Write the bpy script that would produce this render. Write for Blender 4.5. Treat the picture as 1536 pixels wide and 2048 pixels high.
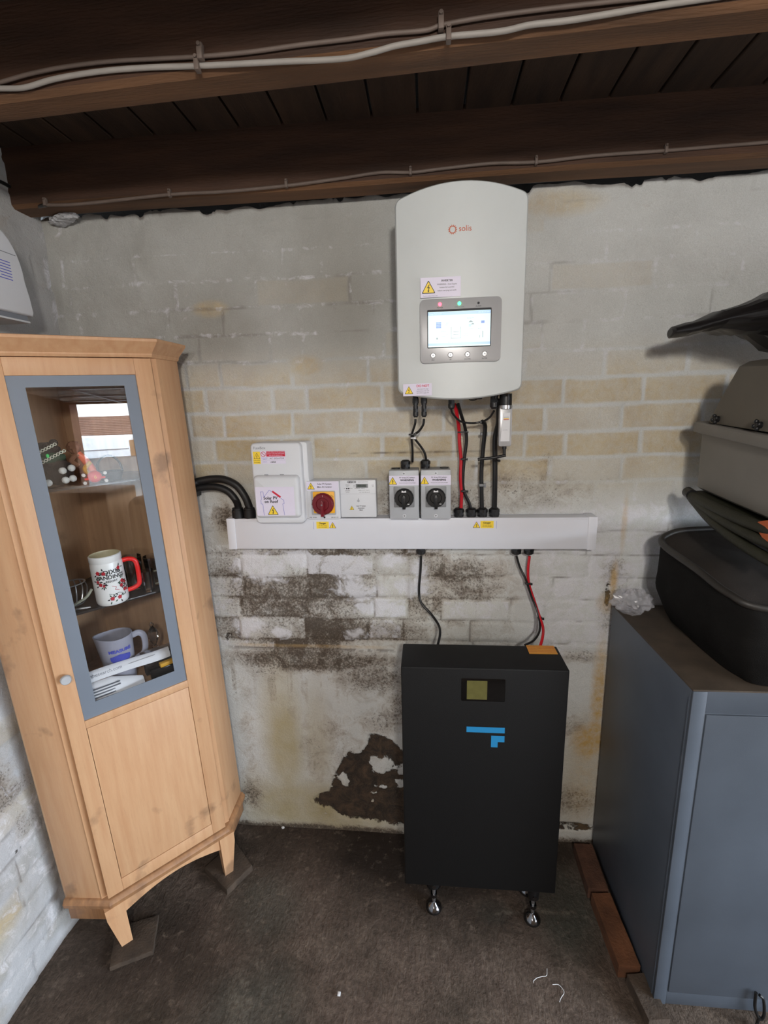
import bpy, bmesh, math, random
import numpy as np
from mathutils import Matrix, Vector, noise as mn
random.seed(7)
for _o in list(bpy.data.objects): bpy.data.objects.remove(_o)
S = bpy.context.scene
PI = math.pi
# ---------------------------------------------------------------- camera
F = 938.4; CY = 1.45; CH = 1.54
_p, _y, _r = (math.radians(a) for a in (12.37, 5.33, -1.485))
FW = Vector((-math.sin(_y)*math.cos(_p), math.cos(_y)*math.cos(_p), -math.sin(_p)))
_rt = Vector((math.cos(_y), math.sin(_y), 0)); _up = _rt.cross(FW)
RT = _rt*math.cos(_r)+_up*math.sin(_r); UP = -_rt*math.sin(_r)+_up*math.cos(_r)
cam = bpy.data.cameras.new('camera'); camo = bpy.data.objects.new('camera', cam)
S.collection.objects.link(camo); S.camera = camo
camo.matrix_world = Matrix(((RT.x, UP.x, -FW.x, 0), (RT.y, UP.y, -FW.y, -CY), (RT.z, UP.z, -FW.z, CH), (0, 0, 0, 1)))
cam.sensor_fit = 'HORIZONTAL'; cam.sensor_width = 36; cam.lens = 36*F/1536; cam.clip_start = 0.02; cam.clip_end = 100
# ---------------------------------------------------------------- view and world
S.view_settings.view_transform = 'Standard'; S.view_settings.look = 'None'
S.view_settings.gamma = 1; S.view_settings.use_curve_mapping = False
S.view_settings.exposure = 1.26
S.render.film_transparent = False
wd = bpy.data.worlds.new('sky'); S.world = wd; wd.use_nodes = True
_b = wd.node_tree.nodes['Background']; _b.inputs[0].default_value = (0.80, 0.90, 1.0, 1); _b.inputs[1].default_value = 10.5
def add_light(name, kind, loc, energy, col=(1, 1, 1), rot=(0, 0, 0), **kw):
    l = bpy.data.lights.new(name, kind); l.energy = energy; l.color = col
    for k, v in kw.items(): setattr(l, k, v)
    o = bpy.data.objects.new(name, l); o.location = loc; o.rotation_euler = rot
    S.collection.objects.link(o); return o
add_light('ceiling_bulb', 'POINT', (0.22, -2.25, 1.98), 29, (1.0, 0.955, 0.885), shadow_soft_size=0.075)
add_light('second_point_light', 'POINT', (-0.15, -3.0, 1.95), 13, (1.0, 0.97, 0.93), shadow_soft_size=0.05)  # weaker point light farther behind the camera, no fitting modelled
# daylight comes in through the garage door opening in the right-hand wall; this is only a sampling portal
_pt = add_light('opening_portal', 'AREA', (3.22, -2.15, 0.92), 1, rot=(0, math.radians(90), 0), shape='RECTANGLE', size=1.8, size_y=2.5)
_pt.data.cycles.is_portal = True
# ---------------------------------------------------------------- helpers
def at(x, y, ax, v):
    """point of the place seen at photo position x, y on the plane axis ax = v"""
    d = RT*((x-768)/F)-UP*((y-1024)/F)+FW; o = Vector((0, -CY, CH)); i = 'XYZ'.index(ax)
    return o+d*((v-o[i])/d[i])
WALL = Matrix(((1, 0, 0, 0), (0, 0, -1, 0), (0, 1, 0, 0), (0, 0, 0, 1)))   # x right, y up, z out of the back wall
def lin(c): return tuple((v/12.92 if v <= 0.04045 else ((v+0.055)/1.055)**2.4) for v in c)
def rgb(r, g, b): return lin((r/255, g/255, b/255))+(1,)
MATS = {}
def mat(name, col, rough=0.5, metal=0.0, var=0.06, vs=18.0, bump=0.0, bs=120.0, emis=0.0, coat=0.0, spec=0.5, stretch=(1, 1, 1), alpha=1.0, trans=0.0):
    if name in MATS: return MATS[name]
    m = bpy.data.materials.new(name); m.use_nodes = True; nt = m.node_tree; N = nt.nodes; L = nt.links
    b = N['Principled BSDF']
    b.inputs['Roughness'].default_value = rough; b.inputs['Metallic'].default_value = metal
    b.inputs['Specular IOR Level'].default_value = spec
    if coat: b.inputs['Coat Weight'].default_value = coat
    if trans: b.inputs['Transmission Weight'].default_value = trans
    if alpha < 1: b.inputs['Alpha'].default_value = alpha
    tc = N.new('ShaderNodeTexCoord'); mp = N.new('ShaderNodeMapping'); mp.inputs['Scale'].default_value = stretch
    L.new(tc.outputs['Object'], mp.inputs[0])
    nz = N.new('ShaderNodeTexNoise'); nz.inputs['Scale'].default_value = vs; nz.inputs['Detail'].default_value = 5
    L.new(mp.outputs[0], nz.inputs['Vector'])
    mr = N.new('ShaderNodeMapRange'); mr.inputs['From Min'].default_value = 0.25; mr.inputs['From Max'].default_value = 0.75
    mr.inputs['To Min'].default_value = 1-var; mr.inputs['To Max'].default_value = 1+var
    L.new(nz.outputs[0], mr.inputs['Value'])
    mx = N.new('ShaderNodeMix'); mx.data_type = 'RGBA'; mx.blend_type = 'MULTIPLY'; mx.inputs[0].default_value = 1
    mx.inputs[6].default_value = col; L.new(mr.outputs[0], mx.inputs[7]); L.new(mx.outputs[2], b.inputs['Base Color'])
    if emis:
        b.inputs['Emission Color'].default_value = col; b.inputs['Emission Strength'].default_value = emis
    if bump:
        n2 = N.new('ShaderNodeTexNoise'); n2.inputs['Scale'].default_value = bs; n2.inputs['Detail'].default_value = 4
        L.new(mp.outputs[0], n2.inputs['Vector'])
        bp = N.new('ShaderNodeBump'); bp.inputs['Strength'].default_value = bump; bp.inputs['Distance'].default_value = 0.003
        L.new(n2.outputs[0], bp.inputs['Height']); L.new(bp.outputs[0], b.inputs['Normal'])
    MATS[name] = m; return m
M_WHITE = mat('white_plastic', rgb(216, 218, 223), 0.38, var=0.02)
M_INV = mat('inverter_white', rgb(204, 208, 208), 0.42, var=0.02, bump=0.05, bs=900)
M_TRUNK = mat('trunking_white', rgb(220, 222, 230), 0.35, var=0.015)
M_GREYPL = mat('grey_plastic', rgb(176, 179, 184), 0.4, var=0.03)
M_MIDGREY = mat('mid_grey_plate', rgb(128, 130, 133), 0.4, var=0.03)
M_PANEL = mat('silver_grey_panel', rgb(178, 178, 180), 0.33, 0.25, var=0.03)
M_LABEL = mat('label_lilac_white', rgb(226, 220, 238), 0.5, var=0.02)
M_PAPER = mat('paper_white', rgb(225, 225, 228), 0.7, var=0.05)
M_YEL = mat('sign_yellow', rgb(248, 214, 60), 0.45, var=0.03)
M_BLACK = mat('black_plastic', rgb(22, 22, 24), 0.38, var=0.1)
M_INK = mat('print_black', rgb(22, 22, 30), 0.6, var=0.02)
M_INKB = mat('print_blue', rgb(70, 80, 190), 0.6, var=0.05)
M_INKG = mat('print_grey', rgb(120, 124, 132), 0.6, var=0.02)
M_INKR = mat('print_red', rgb(205, 30, 60), 0.55, var=0.05)
M_LOGO = mat('logo_orange_brown', rgb(196, 92, 58), 0.5, var=0.02)
M_CABLE = mat('black_cable', rgb(26, 26, 27), 0.33, var=0.15)
M_CONDUIT = mat('black_conduit', rgb(20, 20, 22), 0.5, var=0.15)
M_REDC = mat('red_cable', rgb(196, 26, 40), 0.35, var=0.06)
M_ORANGE = mat('isolator_yellow_plate', rgb(244, 176, 30), 0.4, var=0.03)
M_REDKNOB = mat('dark_red_knob', rgb(112, 16, 30), 0.35, var=0.05)
M_METAL = mat('steel', rgb(190, 192, 196), 0.28, 0.9, var=0.05)
M_CHROME = mat('chrome', rgb(120, 122, 126), 0.15, 1.0, var=0.02)
M_BATT = mat('battery_black', rgb(10, 10, 11), 0.6, spec=0.35, var=0.1, bump=0.25, bs=900)
M_BLUE = mat('battery_blue', rgb(38, 132, 186), 0.45, var=0.02)
M_LABOR = mat('orange_label', rgb(226, 158, 60), 0.5, var=0.04)
M_SCREEN = mat('lit_display', (0.42, 0.66, 0.72, 1), 0.3, var=0.0, emis=0.30)
M_SCRB = mat('lit_display_blue_bar', rgb(140, 180, 226), 0.3, var=0.0, emis=0.18)
M_SCRD = mat('lit_display_blue_icon', rgb(40, 110, 205), 0.3, var=0.0, emis=0.1)
M_SCRG = mat('lit_display_grey', rgb(80, 115, 128), 0.3, var=0.0, emis=0.1)
M_REDL = mat('red_indicator', (1.0, 0.05, 0.08, 1), 0.3, var=0, emis=3)
M_REDH = mat('red_indicator_core', (1.0, 0.55, 0.5, 1), 0.3, var=0, emis=6)
M_GRNL = mat('green_indicator', (0.05, 1.0, 0.25, 1), 0.3, var=0, emis=2)
M_LCD = mat('lcd_grey', rgb(96, 104, 100), 0.2, var=0.05)
M_DARKGLASS = mat('dark_glass', rgb(10, 10, 11), 0.12, var=0.1)
M_OLIVE = mat('dim_lcd_olive', rgb(96, 92, 52), 0.3, var=0.15, vs=60)
M_STEELG = mat('grey_painted_steel', rgb(80, 88, 99), 0.42, var=0.16, vs=5, bump=0.05, bs=500)
M_RUST = mat('dusty_cabinet_top', rgb(70, 60, 50), 0.75, var=0.35, vs=14, bump=0.15, bs=200)
M_TOTE = mat('taupe_grey_plastic', rgb(122, 118, 112), 0.55, var=0.06, vs=12)
M_TOTE2 = mat('taupe_dark_plastic', rgb(98, 92, 82), 0.6, var=0.08, vs=8)
M_FAB = mat('black_fabric', rgb(18, 17, 16), 0.95, spec=0.2, var=0.3, vs=25, bump=0.5, bs=500)
M_FABTOP = mat('brown_black_fabric', rgb(38, 32, 28), 0.9, var=0.3, vs=16, bump=0.4, bs=400)
M_RIM = mat('dark_rim', rgb(40, 37, 34), 0.5, var=0.2, vs=40)
M_GREEN = mat('dark_green_fabric', rgb(38, 38, 26), 0.6, var=0.35, vs=14, bump=0.3, bs=200)
M_BAG = mat('black_bag_film', rgb(26, 24, 25), 0.38, var=0.2)
M_OR = mat('orange_cloth', rgb(190, 96, 52), 0.7, var=0.12)
M_BRICK = mat('red_brick', rgb(84, 56, 42), 0.9, var=0.45, vs=22, bump=0.8, bs=180)
M_BRICK2 = mat('orange_brick', rgb(104, 66, 42), 0.9, var=0.5, vs=14, bump=0.8, bs=150)
M_CAST = mat('concrete_slab', rgb(70, 58, 48), 0.9, var=0.45, vs=25, bump=0.7, bs=160)
M_JOIST = mat('dark_timber', rgb(66, 43, 29), 0.75, var=0.5, vs=6, stretch=(0.6, 5, 5), bump=0.5, bs=60)
M_BOARD = mat('dark_boards', rgb(58, 42, 30), 0.8, var=0.5, vs=7, stretch=(4, 0.6, 4), bump=0.5, bs=60)
M_TAR = mat('tarred_strip', rgb(26, 23, 22), 0.85, var=0.3, bump=0.4)
M_GCAB = mat('pale_grey_cable', rgb(150, 144, 138), 0.6, var=0.12)
M_GCAB2 = mat('grey_brown_cable', rgb(104, 90, 82), 0.6, var=0.15)
M_MUG = mat('mug_white', rgb(236, 236, 234), 0.25, var=0.01)
M_MUGIN = mat('mug_inside_cream', rgb(206, 198, 164), 0.35, var=0.05)
M_REDH2 = mat('bright_red_plastic', rgb(235, 36, 36), 0.3, var=0.03)
M_ROSE = mat('rose_print', rgb(170, 28, 44), 0.5, var=0.1)
M_LEAF = mat('leaf_print', rgb(60, 90, 72), 0.5, var=0.2)
M_JUG = mat('cloudy_plastic', rgb(176, 176, 190), 0.35, var=0.04, alpha=0.80)
M_CLEARBAG = mat('clear_film', rgb(205, 205, 212), 0.22, var=0.05, alpha=0.34)
M_FROST = mat('frosted_band', rgb(112, 121, 134), 0.5, var=0.06, vs=5)
M_SHELF = mat('smoked_shelf', rgb(46, 42, 40), 0.12, var=0.05, alpha=0.86)
M_TOYR = mat('toy_red', rgb(214, 40, 34), 0.35, var=0.05)
M_TOYO = mat('toy_orange', rgb(224, 96, 54), 0.4, var=0.05)
M_PLUSH = mat('dark_plush', rgb(38, 34, 32), 0.95, var=0.4, vs=60, bump=0.9, bs=250)
M_PLUSHW = mat('white_plush', rgb(214, 214, 208), 0.9, var=0.05)
M_DKGRN = mat('dark_green_cloth', rgb(24, 66, 44), 0.7, var=0.2)
M_BRIGHTG = mat('green_gem', rgb(60, 220, 110), 0.2, var=0)
M_CHAIN = mat('pale_chain', rgb(176, 178, 160), 0.4, 0.3, var=0.1)
M_BROWNTOY = mat('brown_fabric', rgb(120, 84, 62), 0.9, var=0.25, vs=50)
M_YELC = mat('mustard', rgb(214, 160, 40), 0.5, var=0.1)
M_VAN = mat('van_white', rgb(236, 238, 240), 0.3, var=0.02)
M_VANW = mat('van_window', rgb(60, 66, 72), 0.1, var=0.02)
M_TYRE = mat('tyre', rgb(24, 24, 24), 0.8, var=0.05)
M_ROOF = mat('roof_tiles', rgb(120, 92, 80), 0.85, var=0.3, vs=2, bump=0.5, bs=8)
M_GROUND = mat('driveway', rgb(96, 92, 88), 0.9, var=0.15)
M_DOORW = mat('garage_door_white', rgb(208, 208, 206), 0.5, var=0.05)
M_CARD = mat('cardboard', rgb(150, 116, 84), 0.85, var=0.1)
M_SACK = mat('brown_sack', rgb(112, 92, 74), 0.85, var=0.2)
M_PILLAR = mat('pillar_brick', rgb(122, 84, 68), 0.9, var=0.3, vs=12)
def archglass(name, tint=(1, 1, 1, 1), refl=1.0):
    m = bpy.data.materials.new(name); m.use_nodes = True; nt = m.node_tree; N = nt.nodes; L = nt.links
    N.remove(N['Principled BSDF']); out = N['Material Output']
    t = N.new('ShaderNodeBsdfTransparent'); t.inputs[0].default_value = tint
    g = N.new('ShaderNodeBsdfGlossy'); g.inputs['Roughness'].default_value = 0.0; g.inputs[0].default_value = (1, 1, 1, 1)
    fr = N.new('ShaderNodeFresnel'); fr.inputs[0].default_value = 1.5
    mm = N.new('ShaderNodeMath'); mm.operation = 'MULTIPLY'; mm.inputs[1].default_value = refl; mm.use_clamp = True
    L.new(fr.outputs[0], mm.inputs[0])
    mx = N.new('ShaderNodeMixShader'); L.new(mm.outputs[0], mx.inputs[0]); L.new(t.outputs[0], mx.inputs[1]); L.new(g.outputs[0], mx.inputs[2])
    L.new(mx.outputs[0], out.inputs[0]); return m
M_GLASS = archglass('door_glass', (0.93, 0.94, 0.95, 1), 1.0)
M_CRYSTAL = archglass('crystal', (0.93, 0.94, 0.95, 1), 1.6)
def wood_mat(name, base, dark):
    m = bpy.data.materials.new(name); m.use_nodes = True; nt = m.node_tree; N = nt.nodes; L = nt.links; b = N['Principled BSDF']
    tc = N.new('ShaderNodeTexCoord'); mp = N.new('ShaderNodeMapping'); mp.inputs['Scale'].default_value = (10, 10, 0.7)
    L.new(tc.outputs['Object'], mp.inputs[0])
    n1 = N.new('ShaderNodeTexNoise'); n1.inputs['Scale'].default_value = 6; n1.inputs['Detail'].default_value = 6; n1.inputs['Distortion'].default_value = 0.2
    L.new(mp.outputs[0], n1.inputs['Vector'])
    cr = N.new('ShaderNodeMix'); cr.data_type = 'RGBA'; cr.inputs[6].default_value = base; cr.inputs[7].default_value = dark
    mr = N.new('ShaderNodeMapRange'); mr.inputs['From Min'].default_value = 0.35; mr.inputs['From Max'].default_value = 0.8
    L.new(n1.outputs[0], mr.inputs[0]); L.new(mr.outputs[0], cr.inputs[0])
    # pores
    n2 = N.new('ShaderNodeTexNoise'); n2.inputs['Scale'].default_value = 60; n2.inputs['Detail'].default_value = 3
    L.new(mp.outputs[0], n2.inputs['Vector'])
    m2 = N.new('ShaderNodeMapRange'); m2.inputs['From Min'].default_value = 0.3; m2.inputs['From Max'].default_value = 0.42; m2.inputs['To Min'].default_value = 0.93; m2.inputs['To Max'].default_value = 1
    L.new(n2.outputs[0], m2.inputs[0])
    mu = N.new('ShaderNodeMix'); mu.data_type = 'RGBA'; mu.blend_type = 'MULTIPLY'; mu.inputs[0].default_value = 1
    L.new(cr.outputs[2], mu.inputs[6]); L.new(m2.outputs[0], mu.inputs[7])
    # scuffs and dirt, with shapes of their own: more towards the foot of the cabinet
    n3 = N.new('ShaderNodeTexNoise'); n3.inputs['Scale'].default_value = 9; n3.inputs['Detail'].default_value = 7
    L.new(tc.outputs['Object'], n3.inputs['Vector'])
    sp = N.new('ShaderNodeSeparateXYZ'); L.new(tc.outputs['Object'], sp.inputs[0])
    m3 = N.new('ShaderNodeMapRange'); m3.inputs['From Min'].default_value = 0.05; m3.inputs['From Max'].default_value = 0.55; m3.inputs['To Min'].default_value = 0.10; m3.inputs['To Max'].default_value = 0.0
    L.new(sp.outputs[2], m3.inputs[0])
    ad = N.new('ShaderNodeMath'); ad.operation = 'ADD'; L.new(n3.outputs[0], ad.inputs[0]); L.new(m3.outputs[0], ad.inputs[1])
    m4 = N.new('ShaderNodeMapRange'); m4.inputs['From Min'].default_value = 0.64; m4.inputs['From Max'].default_value = 0.74; m4.inputs['To Max'].default_value = 0.55
    L.new(ad.outputs[0], m4.inputs[0])
    dx = N.new('ShaderNodeMix'); dx.data_type = 'RGBA'; dx.inputs[7].default_value = rgb(104, 78, 60)
    L.new(m4.outputs[0], dx.inputs[0]); L.new(mu.outputs[2], dx.inputs[6])
    L.new(dx.outputs[2], b.inputs['Base Color']); b.inputs['Roughness'].default_value = 0.5
    return m
M_BEECH = wood_mat('beech_veneer', rgb(202, 160, 122), rgb(190, 143, 105))
M_BEECHIN = wood_mat('beech_inside', rgb(188, 152, 118), rgb(164, 128, 98))
M_BEECHD = wood_mat('beech_dirty', rgb(168, 124, 86), rgb(128, 92, 66))
def tag(o, label=None, cat=None, group=None, kind=None):
    if label: o['label'] = label
    if cat: o['category'] = cat
    if group: o['group'] = group
    if kind: o['kind'] = kind
    return o
def thing(name, loc, label, cat, group=None, rot=None):
    o = bpy.data.objects.new(name, None); o.empty_display_size = 0.05; S.collection.objects.link(o); o.location = loc
    if rot is not None: o.rotation_euler = rot
    return tag(o, label, cat, group)
class MB:
    """collects shapes into one mesh object"""
    def __init__(s, M=None): s.bm = bmesh.new(); s.mats = []; s.M = M or Matrix()
    def mi(s, m):
        if m not in s.mats: s.mats.append(m)
        return s.mats.index(m)
    def merge(s, b, m, M=None):
        T = s.M @ (M or Matrix()); k = s.mi(m); vm = {}
        for v in b.verts: vm[v] = s.bm.verts.new(T @ v.co)
        flip = T.to_3x3().determinant() < 0
        for f in b.faces:
            vs = [vm[v] for v in f.verts]
            if flip: vs.reverse()
            try: nf = s.bm.faces.new(vs); nf.material_index = k
            except ValueError: pass
        b.free(); return s
    def box(s, x0, x1, y0, y1, z0, z1, m, bev=0.0, seg=2, M=None):
        b = bmesh.new(); bmesh.ops.create_cube(b, size=1)
        for v in b.verts: v.co = Vector(((x0+x1)/2+v.co.x*(x1-x0), (y0+y1)/2+v.co.y*(y1-y0), (z0+z1)/2+v.co.z*(z1-z0)))
        if bev: bmesh.ops.bevel(b, geom=b.edges[:], offset=bev, segments=seg, affect='EDGES', profile=0.5)
        return s.merge(b, m, M)
    def cyl(s, p0, p1, r0, m, r1=None, seg=24, M=None, bev=0):
        p0 = Vector(p0); p1 = Vector(p1); d = p1-p0; r1 = r0 if r1 is None else r1
        b = bmesh.new(); bmesh.ops.create_cone(b, cap_ends=True, segments=seg, radius1=r0, radius2=r1, depth=d.length)
        if bev: bmesh.ops.bevel(b, geom=[e for e in b.edges if len(e.link_faces) == 2 and any(len(f.verts) > 4 for f in e.link_faces)], offset=bev, segments=2, affect='EDGES')
        T = Matrix.Translation((p0+p1)/2) @ d.to_track_quat('Z', 'Y').to_matrix().to_4x4()
        bmesh.ops.transform(b, matrix=T, verts=b.verts)
        return s.merge(b, m, M)
    def prism(s, pts, z0, z1, m, bev=0, seg=2, M=None, top=True):
        """outline in x,y extruded along z; bevels the z1 rim (and the z0 rim when top is False)"""
        b = bmesh.new(); vs = [b.verts.new((p[0], p[1], z0)) for p in pts]; f = b.faces.new(vs)
        r = bmesh.ops.extrude_face_region(b, geom=[f]); nv = [v for v in r['geom'] if isinstance(v, bmesh.types.BMVert)]
        for v in nv: v.co.z = z1
        bmesh.ops.recalc_face_normals(b, faces=b.faces[:])
        if bev:
            es = [e for e in b.edges if all(abs(v.co.z-z1) < 1e-7 for v in e.verts) or (not top and all(abs(v.co.z-z0) < 1e-7 for v in e.verts))]
            bmesh.ops.bevel(b, geom=es, offset=bev, segments=seg, affect='EDGES', profile=0.5)
        return s.merge(b, m, M)
    def lathe(s, prof, m, seg=32, M=None, a0=0, a1=2*PI, cap=True):
        b = bmesh.new(); full = abs(a1-a0-2*PI) < 1e-6; n = seg if full else seg+1; R = []
        for r, z in prof: R.append([b.verts.new((r*math.cos(a0+(a1-a0)*i/seg), r*math.sin(a0+(a1-a0)*i/seg), z)) for i in range(n)])
        for A, B in zip(R, R[1:]):
            for i in range(seg):
                j = (i+1) % n; b.faces.new((A[i], A[j], B[j], B[i]))
        if cap:
            if prof[0][0] > 1e-6: b.faces.new(R[0][::-1])
            if prof[-1][0] > 1e-6: b.faces.new(R[-1])
        bmesh.ops.remove_doubles(b, verts=b.verts, dist=1e-7)
        bmesh.ops.recalc_face_normals(b, faces=b.faces[:])
        return s.merge(b, m, M)
    def tube(s, pts, r, m, seg=12, sm=6, closed=False, M=None, ribs=None, flat=1.0):
        P = smooth(pts, sm, closed); n = len(P); b = bmesh.new(); R = []
        up = Vector((0.13, 0.21, 1)).normalized()
        for i, p in enumerate(P):
            t = (P[(i+1) % n]-P[i-1]) if closed else (P[min(i+1, n-1)]-P[max(i-1, 0)])
            t.normalize(); a = up-t*up.dot(t)
            if a.length < 1e-3: a = Vector((1, 0, 0))-t*t.x
            a.normalize(); up = a; c = t.cross(a); rr = r(i/(n-1)) if callable(r) else r
            if ribs: rr *= 1+ribs*(1 if i % 2 else -1)
            R.append([b.verts.new(p+a*math.cos(2*PI*k/seg)*rr*flat+c*math.sin(2*PI*k/seg)*rr) for k in range(seg)])
        for i in range(n if closed else n-1):
            A = R[i]; B = R[(i+1) % n]
            for k in range(seg): b.faces.new((A[k], A[(k+1) % seg], B[(k+1) % seg], B[k]))
        if not closed: b.faces.new(R[0][::-1]); b.faces.new(R[-1])
        bmesh.ops.recalc_face_normals(b, faces=b.faces[:])
        return s.merge(b, m, M)
    def loft(s, rings, m, M=None, caps=True, closed=True):
        b = bmesh.new(); R = [[b.verts.new(p) for p in r] for r in rings]; n = len(R[0])
        for A, B in zip(R, R[1:]):
            for k in range(n if closed else n-1): b.faces.new((A[k], A[(k+1) % n], B[(k+1) % n], B[k]))
        if caps and closed: b.faces.new(R[0][::-1]); b.faces.new(R[-1])
        bmesh.ops.recalc_face_normals(b, faces=b.faces[:])
        return s.merge(b, m, M)
    def ball(s, c, r, m, sc=(1, 1, 1), seg=20, M=None, rough=0.0, seed=0):
        b = bmesh.new(); bmesh.ops.create_uvsphere(b, u_segments=seg, v_segments=max(8, seg*2//3), radius=1)
        for v in b.verts:
            k = 1+rough*mn.noise(v.co*3+Vector((seed, 0, 0))) if rough else 1
            v.co = Vector((c[0]+v.co.x*r*sc[0]*k, c[1]+v.co.y*r*sc[1]*k, c[2]+v.co.z*r*sc[2]*k))
        return s.merge(b, m, M)
    def text(s, t, x, y, z, size, m, al='CENTER', bold=0.0, ex=0.00012, M=None, sx=1.0, rot=0.0, shear=0):
        c = bpy.data.curves.new('t', 'FONT'); c.body = t; c.size = size; c.align_x = al; c.align_y = 'CENTER'; c.extrude = ex; c.offset = bold; c.resolution_u = 3; c.shear = shear
        o = bpy.data.objects.new('t', c); S.collection.objects.link(o)
        me = bpy.data.meshes.new_from_object(o.evaluated_get(bpy.context.evaluated_depsgraph_get()))
        bpy.data.objects.remove(o); bpy.data.curves.remove(c)
        b = bmesh.new(); b.from_mesh(me); bpy.data.meshes.remove(me)
        T = (M or Matrix()) @ Matrix.Translation((x, y, z)) @ Matrix.Rotation(rot, 4, 'Z') @ Matrix.Diagonal((sx, 1, 1, 1))
        return s.merge(b, m, T)
    def rect(s, x0, x1, y0, y1, z, m, th=0.0004, M=None):
        return s.box(x0, x1, y0, y1, z, z+th, m, M=M)
    def warn(s, x, y, h, z, M=None):
        """yellow triangle with a lightning arrow, bottom centre at x, y"""
        w = h*0.56
        def tri(k, zz, mm, r=0.1):
            cx, cy = x, y+h*0.36; P = [(x-w, y), (x+w, y), (x, y+h)]; out = []
            for i in range(3):
                a = Vector(P[i-1]); b_ = Vector(P[i]); c = Vector(P[(i+1) % 3])
                for q in (b_.lerp(a, r), b_.lerp(Vector(((a.x+c.x)/2, (a.y+c.y)/2)), r*0.35), b_.lerp(c, r)):
                    out.append((cx+(q.x-cx)*k, cy+(q.y-cy)*k))
            s.prism(out, zz, zz+0.00012, mm, M=M)
        tri(1.0, z, M_INK); tri(0.85, z+0.00012, M_YEL)
        u = h; bolt = [(x+.04*u, y+.68*u), (x-.12*u, y+.40*u), (x+.01*u, y+.42*u), (x-.03*u, y+.22*u), (x-.09*u, y+.22*u), (x-.005*u, y+.08*u), (x+.07*u, y+.24*u), (x+.02*u, y+.23*u), (x+.10*u, y+.48*u), (x-.01*u, y+.46*u), (x+.09*u, y+.68*u)]
        s.prism(bolt, z+0.00024, z+0.00036, M_INK, M=M)
        return s
    def build(s, name, parent=None, kind=None, flat=False, angle=35, label=None):
        me = bpy.data.meshes.new(name); s.bm.normal_update(); s.bm.to_mesh(me); s.bm.free()
        for m in s.mats: me.materials.append(m)
        if not flat and len(me.polygons):
            me.polygons.foreach_set('use_smooth', [True]*len(me.polygons)); me.set_sharp_from_angle(angle=math.radians(angle))
        o = bpy.data.objects.new(name, me); S.collection.objects.link(o)
        if parent: o.parent = parent
        if kind: o['kind'] = kind
        if label: o['label'] = label
        return o
def smooth(pts, k=6, closed=False):
    P = [Vector(p) for p in pts]; n = len(P); out = []
    if k <= 1: return P
    for i in range(n if closed else n-1):
        p0 = P[i-1] if (closed or i > 0) else P[0]*2-P[1]; p1 = P[i]; p2 = P[(i+1) % n]
        p3 = P[(i+2) % n] if (closed or i < n-2) else P[-1]*2-P[-2]
        for j in range(k):
            t = j/k; out.append(0.5*((2*p1)+(p2-p0)*t+(2*p0-5*p1+4*p2-p3)*t*t+(3*p1-p0-3*p2+p3)*t*t*t))
    if not closed: out.append(P[-1])
    return out
def rrect(x0, x1, y0, y1, r, n=5):
    out = []
    for cx, cy, a in ((x1-r, y1-r, 0), (x0+r, y1-r, 90), (x0+r, y0+r, 180), (x1-r, y0+r, 270)):
        for i in range(n+1):
            t = math.radians(a+90*i/n); out.append((cx+r*math.cos(t), cy+r*math.sin(t)))
    return out
def top(o, label, cat, group=None, kind=None): return tag(o, label, cat, group, kind)
# ---------------------------------------------------------------- surveyed wall surfaces (numpy grids)
def vnoise(x, y, seed):
    xi = np.floor(x).astype(int); yi = np.floor(y).astype(int); fx = x-xi; fy = y-yi
    fx = fx*fx*(3-2*fx); fy = fy*fy*(3-2*fy)
    def h(a, b):
        n = (a*374761393+b*668265263+seed*974711) & 0x7fffffff; n = ((n ^ (n >> 13))*1274126177) & 0x7fffffff
        return ((n ^ (n >> 16)) & 0xffff)/65535.0
    return (h(xi, yi)*(1-fx)+h(xi+1, yi)*fx)*(1-fy)+(h(xi, yi+1)*(1-fx)+h(xi+1, yi+1)*fx)*fy
def fbm(x, y, sc, oc, seed):
    a = 0; w = 1; t = 0
    for i in range(oc): a = a+w*vnoise(x*sc+17.3*i, y*sc+9.1*i, seed+i); t += w; w *= 0.5; sc *= 2
    return a/t
def sst(a, b, x): t = np.clip((x-a)/(b-a), 0, 1); return t*t*(3-2*t)
def blob(X, Z, cx, cz, rx, rz, soft=1.0):
    d = np.sqrt(((X-cx)/rx)**2+((Z-cz)/rz)**2); return np.clip((1-d)/soft+0.5, 0, 1)
def grid_wall(name, U, V, co, attrs, m, jag=None, parent=None):
    """U, V index grids; co (nv,nu,3); attrs dict name -> (nv,nu,3)"""
    nv, nu = co.shape[:2]; me = bpy.data.meshes.new(name)
    idx = np.arange(nv*nu).reshape(nv, nu)
    q = np.stack([idx[:-1, :-1], idx[:-1, 1:], idx[1:, 1:], idx[1:, :-1]], -1).reshape(-1, 4)
    me.vertices.add(nv*nu); me.vertices.foreach_set('co', co.reshape(-1).astype(np.float32))
    me.loops.add(q.size); me.loops.foreach_set('vertex_index', q.reshape(-1).astype(np.int32))
    me.polygons.add(len(q)); me.polygons.foreach_set('loop_start', (np.arange(len(q))*4).astype(np.int32))
    me.update(calc_edges=True); me.polygons.foreach_set('use_smooth', np.ones(len(q), dtype=bool))
    for k, a in attrs.items():
        ca = me.color_attributes.new(k, 'FLOAT_COLOR', 'POINT')
        ca.data.foreach_set('color', np.concatenate([a, np.ones(a.shape[:2]+(1,))], -1).reshape(-1).astype(np.float32))
    me.materials.append(m); me.validate(); o = bpy.data.objects.new(name, me); S.collection.objects.link(o); o['kind'] = 'structure'
    return o
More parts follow.
